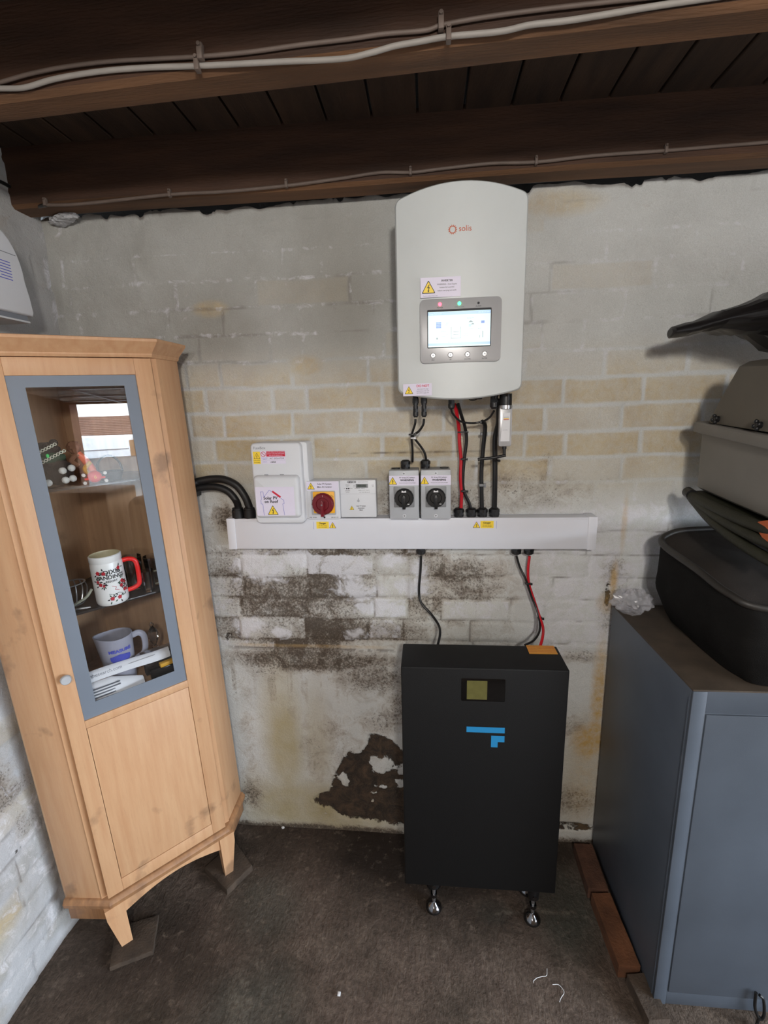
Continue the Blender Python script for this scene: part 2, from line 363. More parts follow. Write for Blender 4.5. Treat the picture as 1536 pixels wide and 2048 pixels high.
def wall_material(name, paint, warm=0.0):
    m = bpy.data.materials.new(name); m.use_nodes = True; nt = m.node_tree; N = nt.nodes; L = nt.links; b = N['Principled BSDF']
    b.inputs['Roughness'].default_value = 0.82; b.inputs['Specular IOR Level'].default_value = 0.25
    tc = N.new('ShaderNodeTexCoord')
    def noi(sc, det=6, dist=0.0, rough=0.55, st=(1, 1, 1)):
        mp = N.new('ShaderNodeMapping'); mp.inputs['Scale'].default_value = st; L.new(tc.outputs['Object'], mp.inputs[0])
        n = N.new('ShaderNodeTexNoise'); n.inputs['Scale'].default_value = sc; n.inputs['Detail'].default_value = det; n.inputs['Distortion'].default_value = dist; n.inputs['Roughness'].default_value = rough
        L.new(mp.outputs[0], n.inputs['Vector']); return n.outputs[0]
    def rng(v, a, b_, c=0.0, d=1.0):
        r = N.new('ShaderNodeMapRange'); r.inputs[1].default_value = a; r.inputs[2].default_value = b_; r.inputs[3].default_value = c; r.inputs[4].default_value = d
        L.new(v, r.inputs[0]); return r.outputs[0]
    def mth(op, a, b_):
        r = N.new('ShaderNodeMath'); r.operation = op
        for i, v in enumerate((a, b_)):
            if isinstance(v, (int, float)): r.inputs[i].default_value = v
            else: L.new(v, r.inputs[i])
        return r.outputs[0]
    def mix(f, a, b_, bt='MIX'):
        r = N.new('ShaderNodeMix'); r.data_type = 'RGBA'; r.blend_type = bt
        for i, v in ((0, f), (6, a), (7, b_)):
            if isinstance(v, (int, float, tuple)): r.inputs[i].default_value = v
            else: L.new(v, r.inputs[i])
        return r.outputs[2]
    def attr(n):
        a = N.new('ShaderNodeAttribute'); a.attribute_name = n; s = N.new('ShaderNodeSeparateColor'); L.new(a.outputs['Color'], s.inputs[0]); return s.outputs
    A = attr('wa'); B = attr('wb'); C = attr('wc')
    nb = noi(7, 8); nf = noi(45, 8, 0.4, 0.65); nff = noi(160, 6, 0, 0.7); ng = noi(420, 3, 0, 0.7)
    col = mix(rng(nb, 0.3, 0.7), paint, tuple(c*0.86 for c in paint[:3])+(1,))
    # grey tone mask, heaviest towards the top
    col = mix(mth('MULTIPLY', B[1], 0.9), col, rgb(160, 157, 149))
    # tan brick faces showing through thin paint
    tn = mth('MULTIPLY', A[1], rng(nf, 0.25, 0.65, 0.45, 1.0))
    col = mix(tn, col, mix(rng(nb, 0.35, 0.65), rgb(214, 196, 158), rgb(196, 172, 132)))
    # greenish yellow damp stains
    col = mix(mth('MULTIPLY', B[0], rng(nb, 0.25, 0.75, 0.55, 1.0)), col, rgb(176, 154, 84), 'MIX')
    # brown grey mould, ragged: density plus noise through a threshold
    nm = noi(19, 9, 0.8, 0.72)
    md = mth('ADD', mth('MULTIPLY', A[2], 0.85), mth('MULTIPLY', mth('SUBTRACT', nm, 0.5), 2.2))
    md = mth('ADD', md, mth('MULTIPLY', mth('SUBTRACT', nff, 0.5), 0.35))
    mf = rng(md, 0.22, 1.05)
    col = mix(mth('MULTIPLY', mf, 0.92), col, mix(rng(md, 0.45, 1.15), mix(rng(nb, .35, .65), rgb(168, 146, 120), rgb(150, 136, 120)), rgb(88, 72, 58)))
    # pepper specks
    sp = mth('ADD', mth('MULTIPLY', A[2], 0.22), mth('SUBTRACT', nff, 0.5)); col = mix(mth('MULTIPLY', rng(sp, 0.20, 0.26), 0.6), col, rgb(58, 48, 38))
    # white fresh paint islands
    wf = rng(mth('ADD', B[2], mth('MULTIPLY', mth('SUBTRACT', nm, 0.5), 3.0)), 0.40, 0.85)
    col = mix(mth('MULTIPLY', wf, .85), col, rgb(232, 232, 238))
    # peeled render, brown and damp underneath
    pd = mth('ADD', C[0], mth('MULTIPLY', mth('SUBTRACT', nm, 0.5), 1.5)); pf = rng(pd, 0.52, 0.60)
    col = mix(pf, col, mix(rng(nm, 0.42, 0.66), rgb(38, 28, 21), rgb(88, 68, 52)))
    # cracks and dirt in joints
    col = mix(mth('MULTIPLY', C[1], 0.85), col, rgb(74, 56, 42))
    # orange rust streaks
    col = mix(mth('MULTIPLY', C[2], rng(nf, 0.3, 0.6, 0.4, 1.0)), col, rgb(205, 168, 104))
    col = mix(rng(ng, 0.3, 0.7, 0.0, 0.26), col, rgb(116, 114, 108))
    L.new(col, b.inputs['Base Color'])
    h = mth('ADD', mth('MULTIPLY', nf, 0.6), mth('MULTIPLY', nff, 0.5)); h = mth('SUBTRACT', h, mth('MULTIPLY', pf, 1.2)); h = mth('SUBTRACT', h, mth('MULTIPLY', mf, 0.25))
    bp = N.new('ShaderNodeBump'); bp.inputs['Strength'].default_value = 0.8; bp.inputs['Distance'].default_value = 0.006
    L.new(h, bp.inputs['Height']); L.new(bp.outputs[0], b.inputs['Normal']); return m
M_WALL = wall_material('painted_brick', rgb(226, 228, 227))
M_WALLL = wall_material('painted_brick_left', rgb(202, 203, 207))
TOPZ = 2.112
def bricks(X, Z, seed, known, z0=1.539, h=0.0765, L=0.226, wob=0.004):
    """joint mask 0..1 and brick id; known: row -> list of joint positions"""
    Xw = X+(fbm(X, Z, 9, 2, seed)-.5)*0.012; Zw = Z+(fbm(X, Z, 6, 3, seed+5)-.5)*0.016
    r = np.floor((Zw-z0)/h).astype(int); fz = (Zw-z0)/h-r; dz = np.minimum(fz, 1-fz)*h
    bx = np.zeros_like(X)+9.; bid = np.zeros_like(X)
    rs = np.random.RandomState(seed)
    for row in range(r.min(), r.max()+1):
        js = list(known.get(row, []))
        off = (row % 2)*L/2+rs.uniform(-.02, .02)
        if not js: js = [off-1.2]
        js.sort()
        # fill gaps with full stretchers, now and then a header
        k = [js[0]]
        while k[0] > X.min()-L: k.insert(0, k[0]-(L if rs.rand() > 0.25 else L/2))
        for j in js[1:]:
            while j-k[-1] > L*1.3: k.append(k[-1]+(j-k[-1])/max(1, round((j-k[-1])/L)))
            k.append(j)
        while k[-1] < X.max()+L: k.append(k[-1]+(L if rs.rand() > 0.25 else L/2))
        k = np.array(k); ms = r == row
        i = np.searchsorted(k, Xw[ms]); i = np.clip(i, 1, len(k)-1)
        bx[ms] = np.minimum(Xw[ms]-k[i-1], k[i]-Xw[ms]); bid[ms] = row*53+i
    d = np.minimum(dz, np.abs(bx)); jw = 0.0055
    return 1-sst(.0038, .0085, d), bid, r, d
def hsh(a, s): return np.modf(np.abs(np.sin(a*12.9898+s*78.233)*43758.5453))[0]
def poly_mask(X, Z, P, soft):
    """soft inside mask of polygon"""
    inside = np.zeros(X.shape, bool); dist = np.full(X.shape, 9.0); n = len(P)
    for i in range(n):
        x0, z0 = P[i]; x1, z1 = P[(i+1) % n]
        c = ((z0 > Z) != (z1 > Z)) & (X < (x1-x0)*(Z-z0)/((z1-z0) or 1e-9)+x0); inside ^= c
        t = np.clip(((X-x0)*(x1-x0)+(Z-z0)*(z1-z0))/((x1-x0)**2+(z1-z0)**2), 0, 1)
        dist = np.minimum(dist, np.hypot(X-x0-t*(x1-x0), Z-z0-t*(z1-z0)))
    return np.clip(0.5+np.where(inside, dist, -dist)/soft, 0, 1)
# back wall ------------------------------------------------------
def make_back():
    x = np.arange(-1.20, 1.35, 0.005); z = np.linspace(-0.02, TOPZ, 428); X, Z = np.meshgrid(x, z)
    known = {-1: [-0.633, -0.414, -0.199, 0.05, 0.351, 0.564], 0: [-0.686, -0.472, -0.362, -0.13, 0.1, 0.402, 0.62], -2: [-0.671, -0.45, -0.35, -0.136, 0.08, 0.295, 0.41, 0.627],
             -3: [0.15, 0.372, 0.581], 1: [-0.736, -0.627, -0.403, -0.17], 2: [-0.685, -0.465, -0.366, -0.12], 3: [-0.95, -0.6, -0.37, -0.15, 0.3, 0.55], 4: [-0.85, -0.74, -0.5, -0.22, 0.35, 0.62], 6: [-0.92, -0.82, -0.59, 0.33, 0.62, 0.7]}
    J, bid, row, d = bricks(X, Z, 11, known)
    n1 = fbm(X, Z, 5, 5, 3); n2 = fbm(X, Z, 14, 5, 23); n3 = fbm(X, Z, 40, 4, 33); n4 = fbm(X, Z, 2.2, 3, 61)
    lower = sst(0.745, 0.735, Z)               # smooth render below the ledge
    thick = sst(1.60, 1.76, Z)*(0.8+0.2*n1)  # thick paint above
    Jv = J*(1-lower)*(1-0.70*thick)
    cold = np.zeros_like(X)
    # tan bricks: strong between z 1.35 and 1.68, few above
    band = sst(1.27, 1.37, Z)*(1-sst(1.57, 1.75, Z)); rnd = hsh(bid, 1.0)
    tan = (1-J)*band*np.clip(0.35+1.1*rnd, 0, 1)*(0.85+0.5*(n2-.5))
    tan = np.maximum(tan, (1-J)*sst(1.6, 1.7, Z)*(rnd > 0.93)*0.2*(1-0.7*J))
    tan = np.maximum(tan, 0.75*blob(X, Z, -0.64, 1.845, .05, .022, .6)); tan = np.maximum(tan, 0.8*blob(X, Z, -0.36, 1.67, .05, .03, .8))
    tan = np.maximum(tan, 0.65*blob(X, Z, 0.36, 2.07, .10, .03, .8))
    grey = thick*(0.15+0.85*sst(0.5, -0.7, X))*(0.8+0.7*(n1-.5))+.35*blob(X, Z, -.2, 1.85, .16, .2, 1.5); grey = np.clip(grey, 0, 1)  # greyer to upper left; blob puts the inverter's soft shadow into the colour
    # mould density
    mo = np.zeros_like(X)
    def mb(cx, cz, rx, rz, a, soft=1.2):
        nonlocal mo; mo = np.maximum(mo, a*blob(X, Z, cx, cz, rx, rz, soft))
    mb(-0.47, 0.93, .30, .16, 1.0, .9); mb(-0.60, 0.99, .12, .05, 1.0); mb(-0.42, 0.80, .28, .07, 1.05, .8); mb(-0.36, 1.02, .16, .06, .95)
    mb(-0.35, 1.09, .20, .04, .9); mb(0.0, 1.09, .16, .03, .75); mb(0.10, 1.02, .15, .06, .95); mb(-0.03, .93, .2, .08, .72); mb(0.16, .95, .12, .06, .82)
    mb(-0.14, 0.80, .12, .05, .75); mb(-0.40, 0.70, .32, .05, 1.1, .8); mb(-0.18, 0.64, .14, .07, .95); mb(-0.56, .67, .10, .05, .7)
    mb(-0.66, 1.20, .05, .05, .95); mb(-0.10, 1.24, .06, .10, .85); mb(-0.54, 1.28, .03, .05, .5); mb(0.28, 1.30, .12, .05, .62); mb(0.12, 1.25, .1, .05, .7); mb(0.34, 1.27, .16, .06, .55)
    mb(-0.09, 0.53, .06, .10, .85); mb(0.585, 1.02, .045, .06, .95); mb(0.59, .90, .05, .10, .8); mb(0.50, .735, .10, .025, .8); mb(0.50, 0.18, .09, .06, .85); mb(0.49, .47, .06, .05, .6); mb(0.575, 0.84, .03, .03, .8)
    mb(-0.42, 0.33, .05, .10, .55); mb(-0.33, 0.42, .08, .06, .55, 1.5); mb(-0.28, 0.30, .10, .08, .6, 1.5); mb(-0.65, 0.45, .04, .3, .4); mb(-0.66, .13, .05, .07, .85); mb(-0.16, 0.47, .10, .06, .7); mb(0.36, 1.38, .05, .02, .5)
    mo = mo+0.22*(n2-.35)*(1-thick)
    zone = sst(.70, .76, Z)*sst(1.13, 1.09, Z)*sst(.36, .24, X); mo = mo+zone*((hsh(bid, 5.)-.55)*.75); mo = np.maximum(mo, .35*zone); mo = mo+J*0.12*zone
    mo = mo*(1-thick*0.6)
    drip = sst(.73, .66, Z)*sst(.35, .62, Z)*np.clip((fbm(X*6, Z*0.35, 9, 3, 81)-.5)*5, 0, 1)*sst(-.05, -.35, X); mo = np.maximum(mo, drip*0.62)
    base = sst(0.035, 0.0, Z+0.02*(n2-.5)); mo = np.maximum(mo, base*1.3)
    # white islands
    wh = np.zeros_like(X)
    for cx, cz, rx, rz in ((-.585, 1.05, .06, .045), (-.52, 1.02, .06, .04), (-.27, 1.035, .055, .028), (-.22, .955, .085, .028), (-.24, .965, .06, .03), (-.05, .97, .05, .03), (-.42, 1.06, .05, .03), (-.16, .885, .07, .022), (-.03, 1.03, .03, .03), (-.61, .82, .05, .03), (-.5, .80, .03, .02), (-.24, .80, .03, .02), (-.12, 1.06, .04, .02)):
        wh = np.maximum(wh, 1.0*blob(X+.03*(n2-.5), Z+.03*(n3-.5), cx, cz, rx*1.15, rz*1.15, 1.3))
    wh = np.maximum(wh, .62*sst(.28, .36, X)*sst(.70, .76, Z)*sst(1.30, 1.2, Z)); wh = np.where(wh > 0, wh, 0)
    wh = wh+J*0.30*(Z > 1.25)*(Z < 2.0)+(1-J)*zone*(hsh(bid, 7.) > .75)*.5+J*thick*.14
    # yellow stains
    ye = np.zeros_like(X)
    def yb(cx, cz, rx, rz, a, soft=1.0):
        nonlocal ye; ye = np.maximum(ye, a*blob(X, Z, cx, cz, rx, rz, soft))
    yb(-0.52, 0.36, .07, .30, .75); yb(-0.50, 0.10, .22, .12, .8); yb(-0.34, 0.06, .28, .10, .75); yb(-0.40, .36, .05, .2, .45); yb(0.50, .25, .12, .22, .35); yb(-0.64, .12, .05, .12, .5)
    yb(-.3, 1.40, .7, .05, .22, 1.6); yb(0.45, 1.30, .4, .05, .22, 1.6); yb(-.62, 1.15, .06, .04, .4); yb(-.5, 1.3, .2, .06, .25); yb(.0, .9, .2, .15, .25, 1.6)
    # peeled patch
    P = [(-.205, .415), (-.235, .36), (-.29, .335), (-.315, .30), (-.345, .22), (-.365, .165), (-.40, .155), (-.43, .125), (-.405, .10), (-.37, .095), (-.33, .055), (-.22, .045), (-.08, .035), (-.02, .05), (-.0, .2), (-.06, .27), (-.08, .34), (-.12, .385), (-.16, .41)]
    pe = poly_mask(X, Z, P, .05)
    for cx, cz, r in ((-.16, .30, .028), (-.17, .265, .022), (-.30, .225, .012), (-.295, .2, .012), (-.235, .375, .014), (-.255, .355, .012), (-.10, .27, .02), (-.20, .155, .008), (-.17, .19, .01), (-.09, .21, .018), (-.21, .12, .008), (-.20, .285, .02)):
        pe = pe-0.75*blob(X+.05*(n3-.5), Z+.05*(n2-.5), cx, cz, r*1.1, r*1.2, 1.3)
    pe = np.maximum(pe, 0.64*blob(X, Z, .50, .065, .10, .022, .6)); pe = np.maximum(pe, .62*blob(X, Z, .57, .95, .012, .05, .6)); pe = np.maximum(pe, .58*blob(X, Z, -.69, .78, .02, .02, .6))
    # cracks / dirty joints
    cr = sst(.0035, .001, d)*(1-lower)*np.clip((n2-.50)*6, 0, 1)*0.75*sst(1.22, 1.14, Z)
    cr = np.maximum(cr, sst(.0075, .0055, np.abs(d-.001)+.004)*np.clip((n1-.55)*8, 0, 1)*.35*sst(1.5, 1.8, Z))
    cr = np.maximum(cr, blob(X, Z, -0.02, 1.408, .19, .004, .8)*np.clip((n3-.3)*3, 0, 1)*.9)
    cr = np.maximum(cr, 0.9*np.exp(-((Z-(0.742+0.004*(n2-.5)))/.004)**2)*sst(-.72, -.66, X)*sst(-.05, -.15, X)*(n3 > .38))
    cr = np.maximum(cr, sst(TOPZ-.012, TOPZ, Z+.018*(n2-.5))*.8)
    ru = .85*blob(X, Z, .585, 1.0, .010, .05, .9)+.9*blob(X, Z, .565, .60, .022, .16, 1.)+.9*blob(X, Z, .545, .42, .05, .05, 1.)+.6*blob(X, Z, .575, .92, .03, .03, 1.)+.5*blob(X, Z, .60, 1.18, .008, .08, .9)
    ru = ru+.35*blob(X, Z, .545, .30, .05, .2, 1.2)+.5*np.exp(-((Z-.752)/.004)**2)*sst(-.7, -.6, X)*sst(-.1, -.2, X); ru = np.clip(ru, 0, 1)
    # relief
    H = -0.0016*J*(1-lower)*(1-1.3*thick)-.0018*J*zone+0.0018*(hsh(bid, 3.)-.5)*(1-lower)*(1-.4*thick)+0.004*(n1-.5)+(0.0022+.004*thick)*(n2-.5)+(0.0012+.001*thick)*(n3-.5)+0.012*(n4-.5)
    H = H+thick*0.0035*np.exp(-((d-.006)/.006)**2)*(n2-.3)
    H = H+0.006*lower-0.004*sst(.46, .54, pe+.7*(n3-.5)*.5)
    H = H+0.004*np.exp(-((Z-.748)/.006)**2)*sst(-.7, -.6, X)*sst(-.02, -.12, X)
    Zt = Z+sst(TOPZ-.03, TOPZ, Z)*((fbm(X, Z*0, 11, 4, 91)-.5)*.030-.012*np.clip((fbm(X, Z*0, 30, 3, 95)-.66)*9, 0, 1))
    co = np.stack([X, -H, Zt], -1)
    return grid_wall('wall_back', X, Z, co, {'wa': np.stack([Jv, np.clip(tan, 0, 1), np.clip(mo, 0, 1.3)], -1), 'wb': np.stack([np.clip(ye, 0, 1), grey, np.clip(wh, 0, 1)], -1), 'wc': np.stack([np.clip(pe, 0, 1), np.clip(cr, 0, 1), ru], -1)}, M_WALL)
make_back()
def lx(z): return -1.10-0.016*z       # left wall leans slightly
def make_left():
    y = np.arange(-1.6, 0.012, 0.006); z = np.linspace(-0.02, TOPZ+.14, 300); Y, Z = np.meshgrid(y, z)
    J, bid, row, d = bricks(Y, Z, 41, {}, wob=.006)
    n1 = fbm(Y, Z, 5, 5, 103); n2 = fbm(Y, Z, 14, 5, 123); n3 = fbm(Y, Z, 40, 4, 133); n4 = fbm(Y, Z, 2.4, 3, 161)
    up = sst(1.3, 1.7, Z)
    mo = np.clip((n4-.42)*2.2, 0, 1)*.55*(1-up)+.25*up*sst(.4,.6,n1)+J*.10
    for cx, cz, rx, rz, a in ((-.55, .95, .06, .06, .9), (-.52, .62, .06, .05, .9), (-.5, .56, .12, .04, .8), (-.6, .78, .08, .05, .7), (-.75, .75, .05, .1, .7), (-.74, .26, .10, .04, .9), (-.55, 1.05, .05, .08, .8), (-.47, .45, .04, .05, .7)): mo = np.maximum(mo, a*blob(Y, Z, cx, cz, rx, rz, 1.1))
    mo = mo+0.3*(n2-.45)
    tan = .55*blob(Y, Z, -.72, .25, .10, .05, .7)+.5*blob(Y, Z, -.58, .25, .05, .03, .7)+.3*(hsh(bid, 2.) > .9)*(1-J)*(1-up)
    wh = .75*blob(Y, Z, -.5, .45, .25, .16, 1.2)+.6*blob(Y, Z, -.5, .12, .3, .12, 1.2)+.5*blob(Y, Z, -.62, .95, .05, .1, 1.)
    wh = wh*.6+.5*sst(-.035, -.012, Y)*up
    ye = .4*blob(Y, Z, -.72, .22, .14, .08, 1.)
    pe = .57*blob(Y, Z, -.5, .40, .014, .012, .5)
    cr = sst(.003, .001, d)*np.clip((n1-.5)*7, 0, 1)*.5+sst(.02, -.01, Z+.02*(n2-.5))*.7
    grey = np.maximum(up*.8*(.6+.8*(n1-.3)), np.clip((n2-.42)*2.5, 0, .55))
    H = -0.003*J*(n1>.45)+.004*(hsh(bid, 3.)-.5)+.010*(n1-.5)+.006*(n2-.5)+.003*(n3-.5)+.022*(n4-.5)
    co = np.stack([-1.10-0.016*Z+H, Y, Z], -1)
    # ragged plaster edge against the joist in the corner
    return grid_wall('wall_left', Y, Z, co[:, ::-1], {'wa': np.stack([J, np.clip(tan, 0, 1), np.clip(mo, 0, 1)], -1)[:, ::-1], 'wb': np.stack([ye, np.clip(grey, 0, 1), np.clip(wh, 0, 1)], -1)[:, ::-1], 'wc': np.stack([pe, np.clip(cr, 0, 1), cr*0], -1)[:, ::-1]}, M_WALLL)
make_left()
def floor_material():
    m = bpy.data.materials.new('dirty_concrete_floor'); m.use_nodes = True; nt = m.node_tree; N = nt.nodes; L = nt.links; b = N['Principled BSDF']
    b.inputs['Roughness'].default_value = 0.85; b.inputs['Specular IOR Level'].default_value = 0.3
    tc = N.new('ShaderNodeTexCoord')
    def noi(sc, det=6, dist=0.0, st=(1, 1, 1), rough=.6):
        mp = N.new('ShaderNodeMapping'); mp.inputs['Scale'].default_value = st; L.new(tc.outputs['Object'], mp.inputs[0])
        n = N.new('ShaderNodeTexNoise'); n.inputs['Scale'].default_value = sc; n.inputs['Detail'].default_value = det; n.inputs['Distortion'].default_value = dist; n.inputs['Roughness'].default_value = rough
        L.new(mp.outputs[0], n.inputs['Vector']); return n.outputs[0]
    def rng(v, a, b_, c=0.0, d=1.0):
        r = N.new('ShaderNodeMapRange'); r.inputs[1].default_value = a; r.inputs[2].default_value = b_; r.inputs[3].default_value = c; r.inputs[4].default_value = d
        L.new(v, r.inputs[0]); return r.outputs[0]
    def mix(f, a, b_):
        r = N.new('ShaderNodeMix'); r.data_type = 'RGBA'
        for i, v in ((0, f), (6, a), (7, b_)):
            if isinstance(v, (int, float, tuple)): r.inputs[i].default_value = v
            else: L.new(v, r.inputs[i])
        return r.outputs[2]
    a = N.new('ShaderNodeAttribute'); a.attribute_name = 'wa'; s = N.new('ShaderNodeSeparateColor'); L.new(a.outputs['Color'], s.inputs[0])
    n1 = noi(3.5, 8, .5); n2 = noi(16, 8, .3); n3 = noi(90, 6, 0, (1, 1, 1), .7); n4 = noi(60, 4, 1.0, (1, .35, 1))
    col = mix(rng(n1, .35, .65), rgb(112, 96, 86), rgb(80, 70, 60))
    col = mix(rng(n2, .48, .68, 0, .6), col, rgb(132, 116, 104))
    col = mix(rng(n2, .28, .42, .55, 0), col, rgb(52, 40, 32))
    col = mix(s.outputs[1], col, rgb(80, 84, 77))      # grey-green cement patches
    col = mix(s.outputs[0], col, rgb(38, 29, 23))      # dark brown by the back wall and beneath the furniture
    col = mix(s.outputs[2], col, rgb(134, 126, 114))   # pale cement trowelled lines
    col = mix(rng(n3, .32, .62, .6, 0), col, rgb(46, 38, 32)); n5 = noi(34, 7, .2, (1, 1, 1), .75); col = mix(rng(n5, .56, .72, 0, .5), col, rgb(150, 134, 120))
    L.new(col, b.inputs['Base Color'])
    ad = N.new('ShaderNodeMath'); ad.operation = 'ADD'; L.new(n3, ad.inputs[0]); L.new(n4, ad.inputs[1])
    bp = N.new('ShaderNodeBump'); bp.inputs['Strength'].default_value = 0.9; bp.inputs['Distance'].default_value = 0.007
    L.new(ad.outputs[0], bp.inputs['Height']); L.new(bp.outputs[0], b.inputs['Normal']); return m
def make_floor():
    x = np.concatenate([np.arange(-1.25, 1.0, .008), np.linspace(1.0, 3.35, 30)]); y = np.concatenate([np.linspace(-3.7, -1.0, 30), np.arange(-.99, .05, .008)])
    X, Y = np.meshgrid(x, y); n1 = fbm(X+5, Y+5, 5, 5, 203); n2 = fbm(X+5, Y+5, 16, 4, 223)
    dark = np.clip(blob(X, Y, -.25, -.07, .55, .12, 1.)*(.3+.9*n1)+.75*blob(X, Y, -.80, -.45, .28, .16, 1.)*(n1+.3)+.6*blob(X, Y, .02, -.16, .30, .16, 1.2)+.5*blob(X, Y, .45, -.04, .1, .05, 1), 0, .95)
    green = np.clip(.7*blob(X, Y, -.48, -.62, .14, .16, .8)+.75*blob(X, Y, .42, -.22, .10, .14, .7)+.6*blob(X, Y, -.52, -.30, .10, .10, .9)+.5*blob(X, Y, .20, -.26, .05, .04, .6), 0, .85)*(.5+.8*n1)
    l1 = np.exp(-((Y+.245+.05*(n2-.5)+.15*np.abs(X-.36))/.004)**2)*((X > .2) & (X < .5)); l2 = .5*blob(X, Y, -.50, -.52, .04, .06, 1.)*(n2 > .5)
    pale = np.clip(.7*l1*(n2 > .42)+l2, 0, .7)
    Z = .006*(n1-.5)+.003*(n2-.5); Z -= 0.002
    return grid_wall('floor', X, Y, np.stack([X, Y, Z], -1), {'wa': np.stack([dark, np.clip(green, 0, 1), pale], -1)}, floor_material())
make_floor()
# rest of the shell
RX = 3.2
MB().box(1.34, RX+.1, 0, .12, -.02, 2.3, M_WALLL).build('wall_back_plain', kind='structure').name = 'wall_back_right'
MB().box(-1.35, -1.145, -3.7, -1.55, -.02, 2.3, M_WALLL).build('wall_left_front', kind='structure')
b = MB(); b.box(-1.35, RX+.1, -3.8, -3.7, -.02, 2.3, M_SACK); b.build('wall_front', kind='structure')
b = MB(); b.box(RX, RX+.12, -3.7, -3.56, -.02, 2.3, M_PILLAR); b.box(RX, RX+.12, -.9, .1, -.02, 2.3, M_PILLAR); b.box(RX, RX+.12, -3.56, -.9, 1.68, 2.3, M_PILLAR); b.build('wall_right', kind='structure')
# ceiling boards with open gaps, roof deck above
b = MB(); gx = 0.437; w = 0.1135; x = gx-w*16; k = 0
while x < RX:
    b.box(x+.003, x+w-.003, -3.75, .08, 2.25, 2.268, M_BOARD, bev=.002, seg=1); x += w; k += 1
b.box(-1.5, RX+.2, -3.85, .2, 2.285, 2.32, M_TAR); b.build('ceiling', kind='structure')
# joists run left to right
M_LITUNDER = mat('lit_timber_underside', rgb(98, 68, 44), 0.75, var=0.5, vs=5, stretch=(0.5, 5, 5), bump=0.5, bs=60)  # paler orange undersides: light from below put into the timber colour
def joist(name, y0, y1, z0, skew=0.0, seed=0):
    n = 40; r = []
    for i in range(n+1):
        xx = -1.30+4.5*i/n; s = skew*(xx+.1); w_ = .004*mn.noise(Vector((xx*2.2, seed, 0))); w2 = .005*mn.noise(Vector((xx*1.7, seed+4, 0)))
        r.append([Vector((xx, y0+s+w_, z0+w2+.008)), Vector((xx, y0+s+w_+.010, z0+w2)), Vector((xx, y1+s-.008, z0+w2)), Vector((xx, y1+s, z0+w2+.008)), Vector((xx, y1+s, 2.262)), Vector((xx, y0+s, 2.262))])
    q = MB().loft(r, M_JOIST); k = q.mi(M_LITUNDER); q.bm.normal_update()
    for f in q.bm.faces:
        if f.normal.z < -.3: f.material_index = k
    q.build(name, kind='structure')
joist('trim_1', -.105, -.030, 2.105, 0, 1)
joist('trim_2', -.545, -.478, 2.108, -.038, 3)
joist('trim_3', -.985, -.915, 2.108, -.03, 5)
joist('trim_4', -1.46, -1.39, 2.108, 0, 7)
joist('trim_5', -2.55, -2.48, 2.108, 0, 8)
MB().box(-1.3, RX, -.034, .0, 2.122, 2.25, M_TAR).build('trim_6', kind='structure')
MB().box(-1.3, RX, .03, .12, 1.95, 2.28, M_TAR).build('trim_7', kind='structure')
# ---------------------------------------------------------------- outside, seen in the cabinet glass
MB().box(RX, 16, -14, 6, -.12, -.03, M_GROUND).build('driveway', kind='structure')
b = MB(); DT = Matrix.Translation((RX-.06, 0, 1.70)) @ Matrix.Rotation(math.radians(9), 4, 'Y'); b.box(-1.9, 0, -3.5, -.95, 0, .03, M_DOORW, M=DT)
for zz in (-1.5, -1.1, -.7, -.35, -.1): b.box(zz, zz+.03, -3.5, -.95, -.012, 0, M_METAL, M=DT)
b.box(-1.9, 0, -2.9, -2.87, -.02, 0, M_METAL, M=DT)
o = b.build('garage_door'); top(o, 'white up-and-over garage door panel raised at the opening, seen only as a reflection', 'garage door')
# van parked on the lower road, across the view line
van = thing('van', (16.4, -12.2, -1.25), 'white panel van parked outside, seen only as a reflection in the glass cabinet door', 'van', rot=(0, 0, math.radians(53)))
b = MB(); prof = [(-2.5, .35), (2.4, .35), (2.5, .9), (1.75, 1.25), (1.2, 1.98), (-2.4, 2.05), (-2.5, 1.9)]
b.prism(prof, -.9, .9, M_VAN, bev=.08, M=Matrix(((1, 0, 0, 0), (0, 0, 1, 0), (0, 1, 0, 0), (0, 0, 0, 1))), top=False)
for z in (.95, 1.5): b.box(-2.3, .4, .895, .915, z, z+.03, M_INKG)
b.build('van_body', van)
b = MB(); b.box(.95, 1.5, .88, .915, 1.25, 1.75, M_VANW, bev=.01); b.build('side_window', van)
b = MB(); b.box(.45, .9, .895, .925, .45, 1.85, M_CARD, bev=.01); b.build('brown_side_door', van)
for wx in (-1.7, 1.7):
    b = MB(); b.cyl((wx, .7, .35), (wx, .93, .35), .35, M_TYRE); b.build('wheel', van)
hs = thing('house', (23.5, -18, -1.2), 'low house with brown tiled roof outside, seen only as a reflection in the cabinet door', 'house', rot=(0, 0, math.radians(53)))
b = MB(); b.box(-9, 9, -3, 2, 0, 1.6, M_PILLAR); b.build('wall', hs)
b = MB(); b.loft([[Vector((x, y, z)) for y, z in ((2.4, 1.5), (-1, 2.75), (-4.4, 1.5))] for x in (-9.4, 9.4)], M_ROOF)
for i in range(14): t = i/14; b.box(-9.4, 9.4, 2.4-3.4*t-.02, 2.4-3.4*t+.02, 1.5+1.25*t, 1.53+1.25*t, M_PILLAR)
b.build('roof', hs)
for i, (x, y, w_, d_, h, m_, lab) in enumerate(((2.65, -3.1, .5, .8, .80, M_CARD, 'brown cardboard box by the garage opening, seen only reflected in cabinet glass'), (2.75, -2.35, .45, .55, .72, M_SACK, 'brown sack by the garage opening, seen only reflected in cabinet glass'))):
    q = MB(); q.box(x-w_/2, x+w_/2, y-d_/2, y+d_/2, 0, h, m_, bev=.015 if i == 0 else .12, seg=4); o = q.build(('cardboard_box', 'sack')[i]); tag(o, lab, ('box', 'sack')[i])
